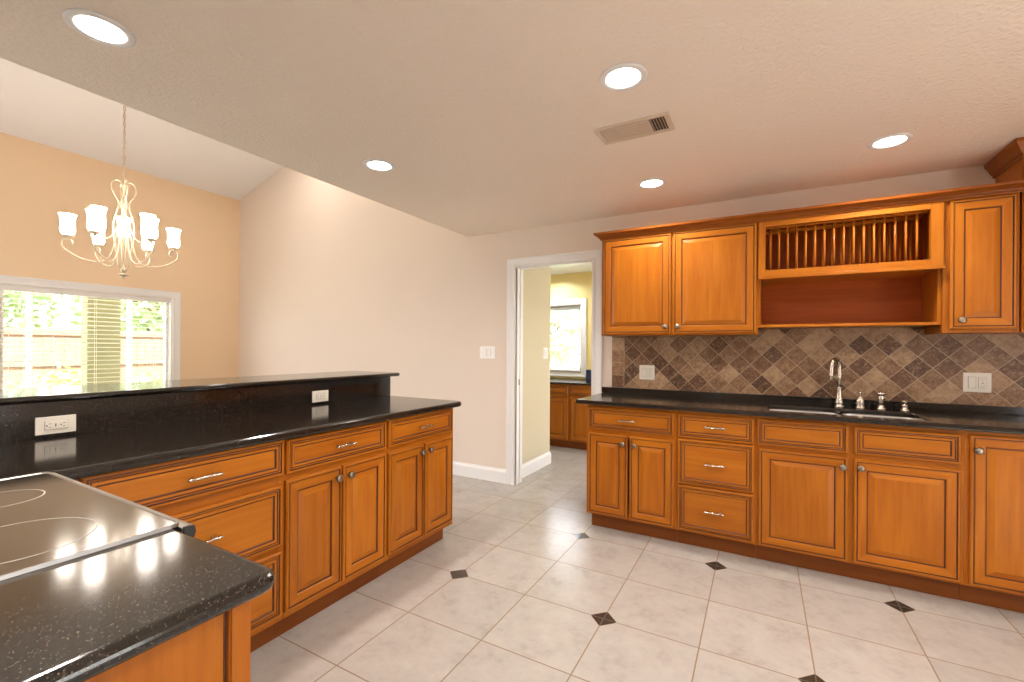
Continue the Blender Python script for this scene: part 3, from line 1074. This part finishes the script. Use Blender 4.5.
# plate rack cabinet
RX0, RX1 = -0.0175, 0.9065
t = thing('plate_rack_cabinet', 'upper plate rack of upright wooden dowels over an open shelf', 'plate rack', (0, 0, 0))
mb = MB()
mb.box((RX0, YU + 0.019, 1.46), (RX0 + 0.016, YW - 0.011, UZ1), 'wood_v')
mb.box((RX1 - 0.016, YU + 0.019, 1.46), (RX1, YW - 0.011, UZ1), 'wood_v')
mb.box((RX0 + 0.016, YU + 0.019, UZ1 - 0.016), (RX1 - 0.016, YW - 0.011, UZ1), 'wood_h')
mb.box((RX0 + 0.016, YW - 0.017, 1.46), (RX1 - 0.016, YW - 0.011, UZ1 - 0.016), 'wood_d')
mb.build('body', t)
mb = MB()
mb.box((RX0, YU - 0.019, 1.797), (0.024, YU + 0.019, UZ1), 'wood_v', 0.0015, 1)
mb.box((0.851, YU - 0.019, 1.797), (RX1, YU + 0.019, UZ1), 'wood_v', 0.0015, 1)
mb.box((0.024, YU - 0.019, 2.124), (0.851, YU + 0.019, UZ1), 'wood_h', 0.0015, 1)
mb.box((0.024, YU - 0.019, 1.797), (0.851, YU + 0.019, 1.836), 'wood_h', 0.0015, 1)
mb.build('face_frame', t)
mb = MB()
mb.box((RX0 + 0.0005, YU - 0.034, 1.777), (RX1 + 0.004, YU - 0.0195, 1.797), 'wood_h', 0.003, 2)
mb.box((RX0 + 0.016, YU - 0.0195, 1.777), (RX1 - 0.016, YW - 0.017, 1.797), 'wood_h')
mb.build('rack_shelf', t)
MB().box((RX0 + 0.0005, YU + 0.02, 1.460), (RX1 - 0.0005, YW - 0.017, 1.477), 'wood_h', 0.002, 1).build('bottom_shelf', t)
mb = MB()
for yy in (YU + 0.038, YU + 0.185):
    for zz in (1.797, 2.118):
        mb.box((0.024, yy - 0.014, zz), (0.851, yy + 0.014, zz + 0.022), 'wood_h', 0.002, 1)
mb.build('dowel_rail', t)
dow = MB().lathe([(0.0062, 0), (0.0062, 0.299)], 'wood_v', 10)
proto = None
for row, yy in enumerate((YU + 0.038, YU + 0.185)):
    for k in range(16):
        x = 0.052 + k * (0.775 / 15.5)
        if proto is None:
            proto = dow.build('dowel', t)
            c = proto
        else:
            c = proto.copy()
            COL.objects.link(c)
            c.parent = t
        c.location = (x + (0.0 if row == 0 else 0.004), yy, 1.819)

# crown mouldings
CR = [(0, 0), (0.006, 0.0), (0.008, 0.008), (0.016, 0.013), (0.020, 0.022), (0.036, 0.034), (0.048, 0.038), (0.050, 0.052), (0.0, 0.052)]
mb = MB().sweep([(-1.1005, YW - 0.001, 2.1605), (-1.1005, YU - 0.0195, 2.1605), (1.2160, YU - 0.0195, 2.1605)], CR, 'wood_crown_shaded')
# path runs with the room to its right
tag(mb.build('crown_molding'), 'long low wooden crown molding over the plate rack and doors', 'crown molding')
CR2 = [(0, 0), (0.007, 0.0), (0.009, 0.014), (0.016, 0.020), (0.030, 0.050), (0.042, 0.066), (0.046, 0.072), (0.046, 0.090), (0.0, 0.090)]
mb = MB().sweep([(1.2210, YW - 0.001, 2.347), (1.2210, YU - 0.026, 2.347), (1.538, YU - 0.026, 2.347), (1.538, YW - 0.001, 2.347)], CR2, 'wood_crown_shaded')
tag(mb.build('crown_molding'), 'dark wooden crown molding touching the ceiling at top right', 'crown molding')


# ------------------------------------------------------------------ plates, outlets, switches
def wall_plate(name, label, cat, loc, rz, gangs, ht=0.116, wd=None, turn=False, m='almond', group=None):
    """faces local -y; gangs: list of 'rocker' or 'outlet'; turn lays a one gang plate on its side"""
    t = thing(name, label, cat, loc, rz, group)
    n_ = len(gangs)
    wd = wd or (0.070 + 0.046 * (n_ - 1))

    def T(mb):
        if turn:
            mb.v = [(z, y, -x) for x, y, z in mb.v]
        return mb
    T(MB().box((-wd / 2, -0.006, -ht / 2), (wd / 2, 0, ht / 2), m, 0.0025, 2)).build('plate', t)
    for i, g in enumerate(gangs):
        cx = (i - (n_ - 1) / 2) * 0.046
        if g == 'rocker':
            mb = MB().box((cx - 0.0175, -0.0075, -0.0345), (cx + 0.0175, -0.0055, 0.0345), 'slot', 0.0003, 1)
            mb.box((cx - 0.0163, -0.0095, -0.0333), (cx + 0.0163, -0.0060, 0.0333), m, 0.001, 1)
            T(mb).build('rocker', t)
        else:
            mb = MB().box((cx - 0.0173, -0.0072, -0.0343), (cx + 0.0173, -0.0055, 0.0343), 'slot', 0.0003, 1)
            mb.box((cx - 0.0165, -0.0085, -0.0335), (cx + 0.0165, -0.0066, 0.0335), m, 0.001, 1)
            for s in (-1, 1):
                zc = s * 0.0205
                mb.box((cx - 0.0075, -0.0090, zc - 0.002), (cx - 0.0055, -0.0084, zc + 0.006), 'slot')
                mb.box((cx + 0.0055, -0.0090, zc - 0.002), (cx + 0.0075, -0.0084, zc + 0.0045), 'slot')
                mb.lathe([(0.0026, 0), (0.0026, 0.0006)], 'slot', 10, (cx, -0.0084, zc - 0.0075), 'Y-')
            mb.box((cx - 0.006, -0.0092, -0.0042), (cx + 0.006, -0.0084, -0.0008), 'slot', 0.0003, 1)
            mb.box((cx - 0.006, -0.0092, 0.0008), (cx + 0.006, -0.0084, 0.0042), 'almond', 0.0003, 1)
            T(mb).build('receptacle', t)
    return t


wall_plate('outlet', 'horizontal wall outlet on the black bar upstand, nearest the cooktop', 'outlet', (XP + 0.0002, 0.681, 0.990), PI / 2, ['outlet'], 0.120, 0.0705, True)
wall_plate('outlet', 'small horizontal wall outlet at the far end of the black bar upstand', 'outlet', (XP + 0.0002, 1.917, 0.992), PI / 2, ['outlet'], 0.120, 0.072, True)
wall_plate('light_switch', 'two gang almond light switch on the beige wall left of the doorway', 'light switch', (-2.367, YW - 0.0003, 1.264), 0, ['rocker', 'rocker'], 0.122, 0.175, False, 'switch_white')
wall_plate('light_switch', 'two gang switch plate on the travertine tiles left of the faucet', 'light switch', (-0.815, YW - 0.0097, 1.117), 0, ['rocker', 'outlet'], 0.118, 0.122)
wall_plate('outlet', 'switch and outlet plate on the travertine tiles right of the faucet', 'outlet', (1.147, YW - 0.0097, 1.119), 0, ['rocker', 'outlet'], 0.118, 0.126)
wall_plate('light_switch', 'white light switch on the pale yellow passage wall', 'light switch', (-2.0997, 4.535, 1.255), PI / 2, ['rocker', 'rocker'], 0.122, 0.118, False, 'white')

# ------------------------------------------------------------------ range
t = thing('range', 'built in electric range with a black ceramic glass cooktop', 'range', (-1.430, 0.0, 0))
mb = MB()
mb.box((-0.378, -0.18, 0.10), (0.378, 0.44, 0.905), 'black', 0.004)
mb.box((-0.36, -0.15, 0.0), (0.36, 0.38, 0.10), 'black')
mb.build('body', t)
mb = MB().box((-0.374, 0.44, 0.26), (0.374, 0.465, 0.80), 'black', 0.006)
mb.box((-0.25, 0.4645, 0.36), (0.25, 0.467, 0.66), 'cooktop', 0.001, 1)
ob = mb.build('oven_door', t)
mb = MB()
mb.tube([(-0.30, 0.50, 0.755), (0.30, 0.50, 0.755)], 0.011, 'steel', 12)
for s in (-1, 1):
    mb.tube([(s * 0.27, 0.463, 0.755), (s * 0.27, 0.50, 0.755)], 0.008, 'steel', 10)
mb.build('handle', ob)
MB().box((-0.374, 0.44, 0.11), (0.374, 0.462, 0.25), 'black', 0.005).build('storage_drawer', t)
# stainless control lip
mb = MB()
pr = [(0.4728, 0.815), (0.476, 0.815), (0.495, 0.925), (0.492, 0.9385), (0.484, 0.9400), (0.4728, 0.9372)]
vs_ = [(-0.371, y, z) for y, z in pr] + [(0.396, y, z) for y, z in pr]
M['dark_steel'] = plain('satin dark steel', (0.34, 0.31, 0.28), 0.38, 1.0)
fs = [(k, (k + 1) % 6, 6 + (k + 1) % 6, 6 + k) for k in range(6)] + [(5, 4, 3, 2, 1, 0), (6, 7, 8, 9, 10, 11)]
mb.add(vs_, fs, 'dark_steel')
ob = mb.build('control_panel', t)
MB().add([(0.3962 + dx_, y, z) for dx_ in (0.0, 0.006) for y, z in [(0.4740, 0.90), (0.488, 0.90), (0.496, 0.925), (0.493, 0.9385), (0.474, 0.9400)]],
         [(4, 3, 2, 1, 0), (5, 6, 7, 8, 9)] + [(k, (k + 1) % 5, 5 + (k + 1) % 5, 5 + k) for k in range(5)], 'black').build('end_cap', ob)
for x in (-0.28, -0.14, 0.0, 0.14, 0.28):
    MB().lathe([(0.019, 0), (0.019, 0.006), (0.016, 0.02), (0.012, 0.024), (0, 0.025)], 'black', 16, (0, 0, 0), 'Y').build('knob', t, (x, 0.486, 0.865), (math.radians(-11), 0, 0))
# steel rim and glass
mb = MB()
gx0, gx1, gy0, gy1 = -0.368, 0.376, -0.16, 0.474
outer = rounded(gx0 - 0.009, gy0 - 0.009, gx1 + 0.006, gy1 + 0.0065, 0.020, 'abcd', 5)
inner = rounded(gx0, gy0, gx1, gy1, 0.016, 'abcd', 5)
n_ = len(outer)
vs_ = [(x, y, 0.9375) for x, y in outer] + [(x * 1.0, y, 0.9445) for x, y in rounded(gx0 - 0.007, gy0 - 0.007, gx1 + 0.005, gy1 + 0.0055, 0.019, 'abcd', 5)] + [(x, y, 0.9445) for x, y in rounded(gx0 - 0.003, gy0 - 0.003, gx1 + 0.002, gy1 + 0.003, 0.018, 'abcd', 5)] + [(x, y, 0.9425) for x, y in inner] + [(x, y, 0.9375) for x, y in inner]
fs = []
for r_ in range(4):
    fs += [(r_ * n_ + k, r_ * n_ + (k + 1) % n_, (r_ + 1) * n_ + (k + 1) % n_, (r_ + 1) * n_ + k) for k in range(n_)]
fs += [(4 * n_ + k, 4 * n_ + (k + 1) % n_, (k + 1) % n_, k) for k in range(n_)]
mb.add(vs_, fs, 'dark_steel')
mb.build('cooktop_rim', t)
mb = MB()
vs_ = [(x, y, 0.9060) for x, y in inner] + [(x, y, 0.9424) for x, y in inner]
mb.add(vs_, [tuple(range(n_ - 1, -1, -1)), tuple(range(n_, 2 * n_))] + [(k, (k + 1) % n_, n_ + (k + 1) % n_, n_ + k) for k in range(n_)], 'cooktop')
gl = mb.build('glass_top', t)
for cx, cy_, r_ in ((-1.225, 0.278, 0.118), (-1.58, 0.335, 0.078), (-1.60, -0.02, 0.105), (-1.24, -0.03, 0.078)):
    mb = MB().lathe([(r_ - 0.003, 0.0), (r_ - 0.003, 0.0004), (r_, 0.0004), (r_, 0.0)], 'ring', 64, (cx + 1.43, cy_, 0.94235), closed=True)
    mb.build('burner_ring', gl)


# ------------------------------------------------------------------ ceiling lights and vent
def can(label, x, y, z=CEIL, power=CAN_POWER, col=CAN_COLOR, group=None):
    t = thing('recessed_light', label, 'ceiling light', (x, y, z), 0, group)
    MB().lathe([(0.097, -0.0005), (0.0965, -0.004), (0.090, -0.007), (0.074, -0.0075), (0.070, -0.004), (0.069, -0.0005)], 'white', 40, closed=False).build('trim_ring', t)
    MB().lathe([(0.069, -0.003), (0.069, -0.0045), (0.05, -0.0055), (0.0, -0.006)], 'can_lens', 32).build('lens', t)
    L = bpy.data.lights.new('recessed_lamp', 'AREA')
    L.shape = 'DISK'
    L.size = 0.13
    L.energy = power
    L.color = col
    L.spread = math.radians(152)
    lo = bpy.data.objects.new('recessed_lamp', L)
    COL.objects.link(lo)
    lo.parent = t
    lo.location = (0, 0, -0.010)
    return t


can('recessed ceiling light nearest the dining room chandelier, top left', -2.063, 0.676)
can('recessed ceiling light in the middle, just above the air vent', -0.507, 1.846)
can('recessed ceiling light over the far end of the peninsula', -2.073, 2.018)
can('small recessed ceiling light above the two door wall cabinet', -0.656, 3.120)
can('recessed ceiling light above the sink and plate rack', 0.602, 3.095)
for x, y in ((0.70, 1.85), (0.70, 0.60), (-0.55, 0.55), (-0.55, -1.0), (-2.06, -0.8), (1.2, -1.0)):  # unseen fill lamps, added to brighten the kitchen
    can('added recessed ceiling light out of view', x, y, group='added recessed lights out of view')

for x, y, pw in ((-4.75, 3.15, 7.0), (-3.4, 3.0, 3.0)):  # unseen vault lamps, added to brighten the upper dining wall
    can('added recessed ceiling light out of view', x, y, 3.375 + 1.308 * (x + 6.85 - 0.1) / 4.38, pw * 1.15, (1.0, 0.93, 0.84), group='added recessed lights out of view')
VX0, VX1, VY0, VY1 = -0.757, -0.390, 2.212, 2.405
t = thing('air_vent', 'rectangular ceiling air vent with louvers between the recessed lights', 'air vent', (0, 0, CEIL))
mb = MB()
ring = [(0, -0.0005), (0.0, -0.005), (0.004, -0.008), (0.022, -0.008), (0.026, -0.004), (0.026, -0.0005)]
vs_, fs = [], []
for o_, z in ring:
    vs_ += [(VX0 + o_, VY0 + o_, z), (VX1 - o_, VY0 + o_, z), (VX1 - o_, VY1 - o_, z), (VX0 + o_, VY1 - o_, z)]
for i in range(5):
    for k in range(4):
        fs.append((i * 4 + k, i * 4 + (k + 1) % 4, (i + 1) * 4 + (k + 1) % 4, (i + 1) * 4 + k))
M['vent'] = plain('painted vent metal', (0.62, 0.52, 0.41), 0.45)
mb.add(vs_, fs, 'vent')
mb.build('frame', t)
MB().box((VX0 + 0.02, VY0 + 0.02, -0.0018), (VX1 - 0.02, VY1 - 0.02, -0.0008), 'slot').build('duct_shade', t)  # dark sheet standing in for the shade behind the louvers


def louver(mb, x0, x1, y0, y1, n, tilt):
    for k in range(n):
        x = x0 + (x1 - x0) * (k + 0.5) / n
        dx_ = tilt * 0.006
        mb.add([(x - dx_ - 0.0012, y0, -0.0025), (x - dx_ + 0.0012, y0, -0.0025), (x + dx_ + 0.0012, y0, -0.0085), (x + dx_ - 0.0012, y0, -0.0085),
                (x - dx_ - 0.0012, y1, -0.0025), (x - dx_ + 0.0012, y1, -0.0025), (x + dx_ + 0.0012, y1, -0.0085), (x + dx_ - 0.0012, y1, -0.0085)],
               [(0, 1, 2, 3), (7, 6, 5, 4), (0, 4, 5, 1), (1, 5, 6, 2), (2, 6, 7, 3), (3, 7, 4, 0)], 'vent')


mb = MB()
louver(mb, VX0 + 0.028, VX0 + 0.098, VY0 + 0.026, VY1 - 0.026, 6, -1.1)
louver(mb, VX1 - 0.098, VX1 - 0.028, VY0 + 0.026, VY1 - 0.026, 5, 0.2)
for x in (VX0 + 0.098, VX1 - 0.104):
    mb.box((x, VY0 + 0.026, -0.009), (x + 0.006, VY1 - 0.026, -0.002), 'vent')
for k in range(5):
    y = VY0 + 0.026 + k * 0.0283
    mb.add([(VX0 + 0.104, y, -0.0075), (VX1 - 0.104, y, -0.0075), (VX1 - 0.104, y + 0.0282, -0.0060), (VX0 + 0.104, y + 0.0282, -0.0060),
            (VX0 + 0.104, y, -0.0065), (VX1 - 0.104, y, -0.0065), (VX1 - 0.104, y + 0.0282, -0.0050), (VX0 + 0.104, y + 0.0282, -0.0050)],
           [(0, 1, 2, 3), (7, 6, 5, 4), (0, 4, 5, 1), (1, 5, 6, 2), (2, 6, 7, 3), (3, 7, 4, 0)], 'vent')
mb.build('louvers', t)

# ------------------------------------------------------------------ chandelier
CHX, CHY = -4.613, 1.667
t = thing('chandelier', 'wrought iron chandelier with nine lit glass shades over the dining room', 'chandelier', (CHX, CHY, 0))


def smooth_path(P, n=6):
    P = [Vector(p) for p in P]
    out = []
    for i in range(len(P) - 1):
        p0, p1, p2, p3 = P[max(i - 1, 0)], P[i], P[i + 1], P[min(i + 2, len(P) - 1)]
        for k in range(n):
            u = k / n
            out.append(0.5 * ((2 * p1) + (p2 - p0) * u + (2 * p0 - 5 * p1 + 4 * p2 - p3) * u * u + (3 * p1 - p0 - 3 * p2 + p3) * u ** 3))
    out.append(P[-1])
    return out


mb = MB()   # chain
zt = 3.375 + 0.3087 * (CHX + 6.85) * 1.0
zt = 3.375 + (4.683 - 3.375) * (CHX + 6.85) / (XH + 0.15 + 6.85)
z = 2.675
k = 0
while z < zt - 0.06:
    pts = []
    for a in range(12):
        an = 2 * PI * a / 12
        lx, lz = 0.0085 * math.cos(an), 0.0205 * math.sin(an)
        pts.append((lx, 0, z + 0.019 + lz) if k % 2 == 0 else (0, lx, z + 0.019 + lz))
    mb.tube(pts, 0.0028, 'iron', 6, closed=True)
    z += 0.034
    k += 1
mb.tube([(0.004 * math.sin(q * 0.9), 0.004 * math.cos(q * 0.9), 2.68 + q * (zt - 2.70) / 30) for q in range(31)], 0.0022, 'iron', 5)
mb.build('chain', t)
MB().lathe([(0.0, zt + 0.02), (0.068, zt + 0.02), (0.066, zt - 0.012), (0.045, zt - 0.035), (0.018, zt - 0.052), (0.008, zt - 0.06), (0, zt - 0.062)], 'iron', 24).build('canopy', t)
MB().lathe([(0, 1.857), (0.006, 1.862), (0.004, 1.874), (0.014, 1.884), (0.034, 1.890), (0.037, 1.897), (0.014, 1.905), (0.011, 1.918), (0.021, 1.926), (0.021, 1.945), (0.011, 1.953), (0.009, 2.00), (0.009, 2.15),
            (0.014, 2.17), (0.026, 2.20), (0.018, 2.23), (0.012, 2.25), (0.024, 2.30), (0.030, 2.34), (0.018, 2.38), (0.012, 2.40), (0.022, 2.46), (0.026, 2.49), (0.014, 2.52), (0.009, 2.54), (0.009, 2.63), (0.016, 2.64), (0.006, 2.655), (0.005, 2.68)], 'iron', 20).build('column', t)
for k in range(4):
    a = math.radians(41 + 45 + 90 * k)
    c_, s_ = math.cos(a), math.sin(a)
    P = [(0.030, 1.955), (0.040, 2.03), (0.052, 2.12), (0.066, 2.22), (0.066, 2.31), (0.050, 2.39), (0.034, 2.46), (0.036, 2.50), (0.060, 2.545), (0.080, 2.60), (0.076, 2.645), (0.050, 2.668), (0.026, 2.660), (0.018, 2.640), (0.030, 2.630)]
    MB().tube([(r_ * c_, r_ * s_, z_) for r_, z_ in [(q[0], q[1]) for q in smooth_path([(r_, z_, 0) for r_, z_ in P], 5)]], 0.0055, 'iron', 8).build('scroll', t)

SH = [(0.016, 0.0), (0.034, 0.004), (0.042, 0.016), (0.045, 0.035), (0.042, 0.075), (0.041, 0.105), (0.045, 0.135), (0.053, 0.156), (0.0515, 0.157), (0.043, 0.136), (0.039, 0.105), (0.040, 0.075), (0.043, 0.036), (0.038, 0.018), (0.0, 0.008)]
CU = [(0.0, -0.040), (0.006, -0.038), (0.010, -0.030), (0.008, -0.026), (0.020, -0.018), (0.036, -0.012), (0.040, -0.006), (0.034, -0.002), (0.014, 0.0)]


def arm(ang_, R_, zb, P, col='arm'):
    c_, s_ = math.cos(ang_), math.sin(ang_)
    pts = [(q[0] * c_, q[0] * s_, q[1]) for q in smooth_path([(r_, z_, 0) for r_, z_ in P], 6)]
    ao = MB().tube(pts, 0.0052, 'iron', 8).build('arm', t)
    MB().lathe(CU, 'iron', 18, (R_ * c_, R_ * s_, zb)).build('cup', ao)
    MB().lathe(SH, 'shade', 22, (R_ * c_, R_ * s_, zb), closed=False).build('shade', ao)
    MB().lathe([(0.006, 0.012), (0.012, 0.05), (0.019, 0.085), (0.015, 0.105), (0.0, 0.118)], 'bulb', 12, (R_ * c_, R_ * s_, zb)).build('bulb', ao)


for k in range(6):
    # camera (lateral, depth) frame is turned 29.1 degrees from the world axes
    a = math.radians(41 + 60 * k + 29.1)
    zb = 2.172
    arm(a, 0.33, zb, [(0.045, 2.22), (0.058, 2.13), (0.085, 2.04), (0.14, 1.985), (0.21, 1.985), (0.29, 2.015), (0.350, 2.065), (0.362, 2.115), (0.335, 2.142), (0.305, 2.128), (0.303, 2.100), (0.322, 2.092)])
for k in range(3):
    a = math.radians(41 + 30 + 120 * k + 60 + 29.1)
    arm(a, 0.175, 2.245, [(0.02, 2.36), (0.05, 2.27), (0.09, 2.19), (0.14, 2.165), (0.182, 2.185), (0.184, 2.208), (0.170, 2.210)])
# ------------------------------------------------------------------ blinds
t = thing('window_blind', 'ivory horizontal slat blind in the dining room window', 'window blind', (WX - 0.045, 0, 0))
MB().box((-0.03, WY0 + 0.006, 1.862), (0.03, WY1 - 0.006, 1.912), 'headrail', 0.003).build('headrail', t)
mb = MB()
z = 1.835
while z > WZ0 + 0.06:
    mb.add([(-0.024, WY0 + 0.010, z - 0.004), (0.024, WY0 + 0.010, z + 0.004), (0.024, WY1 - 0.010, z + 0.004), (-0.024, WY1 - 0.010, z - 0.004),
            (-0.024, WY0 + 0.010, z - 0.0012), (0.024, WY0 + 0.010, z + 0.0068), (0.024, WY1 - 0.010, z + 0.0068), (-0.024, WY1 - 0.010, z - 0.0012)],
           [(0, 1, 2, 3), (7, 6, 5, 4), (0, 4, 5, 1), (1, 5, 6, 2), (2, 6, 7, 3), (3, 7, 4, 0)], 'slat')
    z -= 0.050
mb.build('slats', t)
MB().box((-0.025, WY0 + 0.010, WZ0 + 0.012), (0.025, WY1 - 0.010, WZ0 + 0.030), 'slat', 0.003).build('bottom_rail', t)
for y in (1.60, 2.165, 2.74):
    MB().tube([(0.027, y, 1.865), (0.027, y, WZ0 + 0.03)], 0.0022, 'slat', 6).tube([(-0.027, y, 1.865), (-0.027, y, WZ0 + 0.03)], 0.0022, 'slat', 6).build('ladder_cord', t)

t = thing('roman_blind', 'raised gray woven blind at the top of the far room window', 'blind', (0, FY + 0.03, 0))
M['shade_cloth'] = plain('gray shade cloth', (0.45, 0.44, 0.42), 0.8)
mb = MB()
for k in range(5):
    mb.box((FX0 + 0.006, -0.012 + 0.002 * k, FZ1 - 0.012 - 0.012 * (k + 1)), (FX1 - 0.006, 0.014, FZ1 - 0.013 - 0.012 * k), 'shade_cloth', 0.003, 1)
mb.build('folds', t)
MB().box((FX0 + 0.003, -0.018, FZ1 - 0.013), (FX1 - 0.003, 0.018, FZ1 - 0.001), 'headrail', 0.002).build('headrail', t)

# ------------------------------------------------------------------ far room cabinets
FF = 5.46
cabinet('left one of two base cabinets under the far room window', (-2.795, FF, 0), 0, 0.612, FY - FF - 0.002, 0.10, 0.838,
        [('drawer', 0.012, 0.600, 0.692, 0.825), ('door', 0.012, 0.600, 0.112, 0.672)],
        [(0, 0.04), (0.572, 0.612)], [(0.04, 0.572, 0.10, 0.13), (0.04, 0.572, 0.66, 0.705), (0.04, 0.572, 0.81, 0.838)])
cabinet('right one of two far room base cabinets, cut off by the doorway', (-2.182, FF, 0), 0, 0.612, FY - FF - 0.002, 0.10, 0.838,
        [('drawer', 0.012, 0.600, 0.692, 0.825), ('door', 0.012, 0.600, 0.112, 0.672)],
        [(0, 0.04), (0.572, 0.612)], [(0.04, 0.572, 0.10, 0.13), (0.04, 0.572, 0.66, 0.705), (0.04, 0.572, 0.81, 0.838)])
t = thing('far_worktop', 'black worktop on the cabinets in the far room', 'worktop', (0, 0, 0))
MB().slab([(-2.80, 5.425), (-1.55, 5.425), (-1.55, FY - 0.001), (-2.80, FY - 0.001)], 0.840, 0.868, 'granite', 0.009, 3).build('top', t)
MB().box((-2.19, FY - 0.020, 0.8685), (-1.55, FY - 0.001, 1.005), 'blue_sheen', 0.002, 1).build('upstand', t)
can('recessed ceiling light glimpsed through the doorway in the far room', -2.66, 5.72, 2.41, 14, (0.86, 0.93, 1.0))

# ------------------------------------------------------------------ outside
f = MB()
f.box((-9.6, -9.0, -0.125), (-6.95, 6.0, -0.06), 'concrete')
f.box((2.8, -9.0, -0.125), (6.0, 6.0, -0.06), 'concrete')
f.box((-6.95, -9.0, -0.125), (2.8, -2.8, -0.06), 'concrete')
struct('bounce_patio', f)  # pale slab added to bounce daylight up onto the ceilings
struct('ground', MB().box((-24, -14, -0.32), (6, 24, -0.125), 'grass'))
struct('shading_roof', MB().box((-8.15, 1.0, 3.1), (-6.86, 5.2, 3.22), 'white', 0.01))  # unseen roof, added to shade the column and cut the sky
tag(MB().box((-7.75, 2.36, -0.06), (-7.55, 2.706, 3.1), 'olive', 0.01).build('porch_column'), 'olive stucco porch column seen through the dining window', 'column')
mb = MB()
for y in (1.952, 2.972):
    t = tag(MB().box((-8.05, y - 0.025, -0.06), (-8.0, y + 0.025, 3.1), 'lanai', 0.004).build('screen_post'),
            'thin white screen post outside the dining window, ' + ('left of' if y < 2.4 else 'right of') + ' the olive column', 'post')
t = thing('wooden_fence', 'weathered wooden board fence beyond the dining window', 'fence', (-11.6, 0, -0.13))
mb = MB()
y = -3.0
while y < 9:
    hgt = 1.75 + random.uniform(-0.01, 0.01)
    mb.box((-0.012 + random.uniform(-0.003, 0.003), y, 0.03), (0.012, y + 0.138, hgt), 'fence', 0.003, 1)
    y += 0.143
mb.build('boards', t)
for z in (0.35, 1.05, 1.62):
    MB().box((0.014, -3.0, z), (0.055, 9.0, z + 0.09), 'fence', 0.004, 1).build('rail', t)
y = -2.0
while y < 9:
    MB().box((0.014, y, 0.0), (0.11, y + 0.095, 1.86), 'fence', 0.004, 1).build('post', t)
    y += 2.0


def shrub(name, label, cat, x, y, r_, zc, n_, mat_, trunk=None, ls=0.07, squash=0.8):
    t = thing(name, label, cat, (x, y, -0.13))
    mb = MB()
    for _ in range(n_):
        d = Vector((random.gauss(0, 1), random.gauss(0, 1), random.gauss(0, 1)))
        d.normalize()
        rr = r_ * random.uniform(0.55, 1.0) * (1 + 0.25 * math.sin(5 * d.x + 3 * d.z) * math.cos(4 * d.y))
        p = Vector((d.x * rr, d.y * rr, zc + d.z * rr * squash))
        if p.z < 0.02:
            continue
        a = Vector((random.gauss(0, 1), random.gauss(0, 1), random.gauss(0, 1))).normalized()
        b2 = a.orthogonal().normalized()
        s_ = ls * random.uniform(0.6, 1.3)
        q = a * s_
        w_ = b2 * s_ * 0.4
        mb.add([p - q, p + w_, p + q, p - w_], [(0, 1, 2, 3)], mat_)
    mb.build('foliage', t, recalc=False)
    mb = MB()
    if trunk:
        mb.tube([(0, 0, 0), (0.02, 0.03, zc * 0.5), (0, 0, zc)], [trunk, trunk * 0.85, trunk * 0.5], 'bark', 8)
        for k in range(5):
            a = k * 1.3
            mb.tube([(0, 0, zc * 0.75), (r_ * 0.4 * math.cos(a), r_ * 0.4 * math.sin(a), zc + 0.15 * r_), (r_ * 0.7 * math.cos(a), r_ * 0.7 * math.sin(a), zc + 0.35 * r_)], [trunk * 0.5, trunk * 0.3, trunk * 0.1], 'bark', 6)
    else:
        for k in range(6):
            a = k * 1.05
            mb.tube([(0, 0, 0), (r_ * 0.3 * math.cos(a), r_ * 0.3 * math.sin(a), zc * 0.7), (r_ * 0.6 * math.cos(a), r_ * 0.6 * math.sin(a), zc)], [0.015, 0.01, 0.004], 'bark', 5)
    mb.build('trunk' if trunk else 'stems', t)
    return t


shrub('garden_shrub', 'bright leafy shrub in front of the fence, left of the olive column', 'shrub', -10.7, 3.0, 0.60, 0.55, 900, 'leaf_a')
shrub('garden_shrub', 'low leafy shrub in front of the fence, right of the olive column', 'shrub', -10.8, 4.35, 0.50, 0.42, 700, 'leaf_a')
shrub('tree', 'leafy tree behind the fence at the left of the dining window', 'tree', -13.6, 2.1, 1.65, 2.75, 2600, 'leaf_b', 0.13, 0.13)
shrub('tree', 'leafy tree behind the fence at the right of the dining window', 'tree', -14.2, 5.7, 1.7, 2.85, 2600, 'leaf_b', 0.13, 0.13)
shrub('tree', 'leafy tree outside the far room window', 'tree', -5.3, 11.2, 1.5, 1.9, 1500, 'leaf_b', 0.11, 0.12)
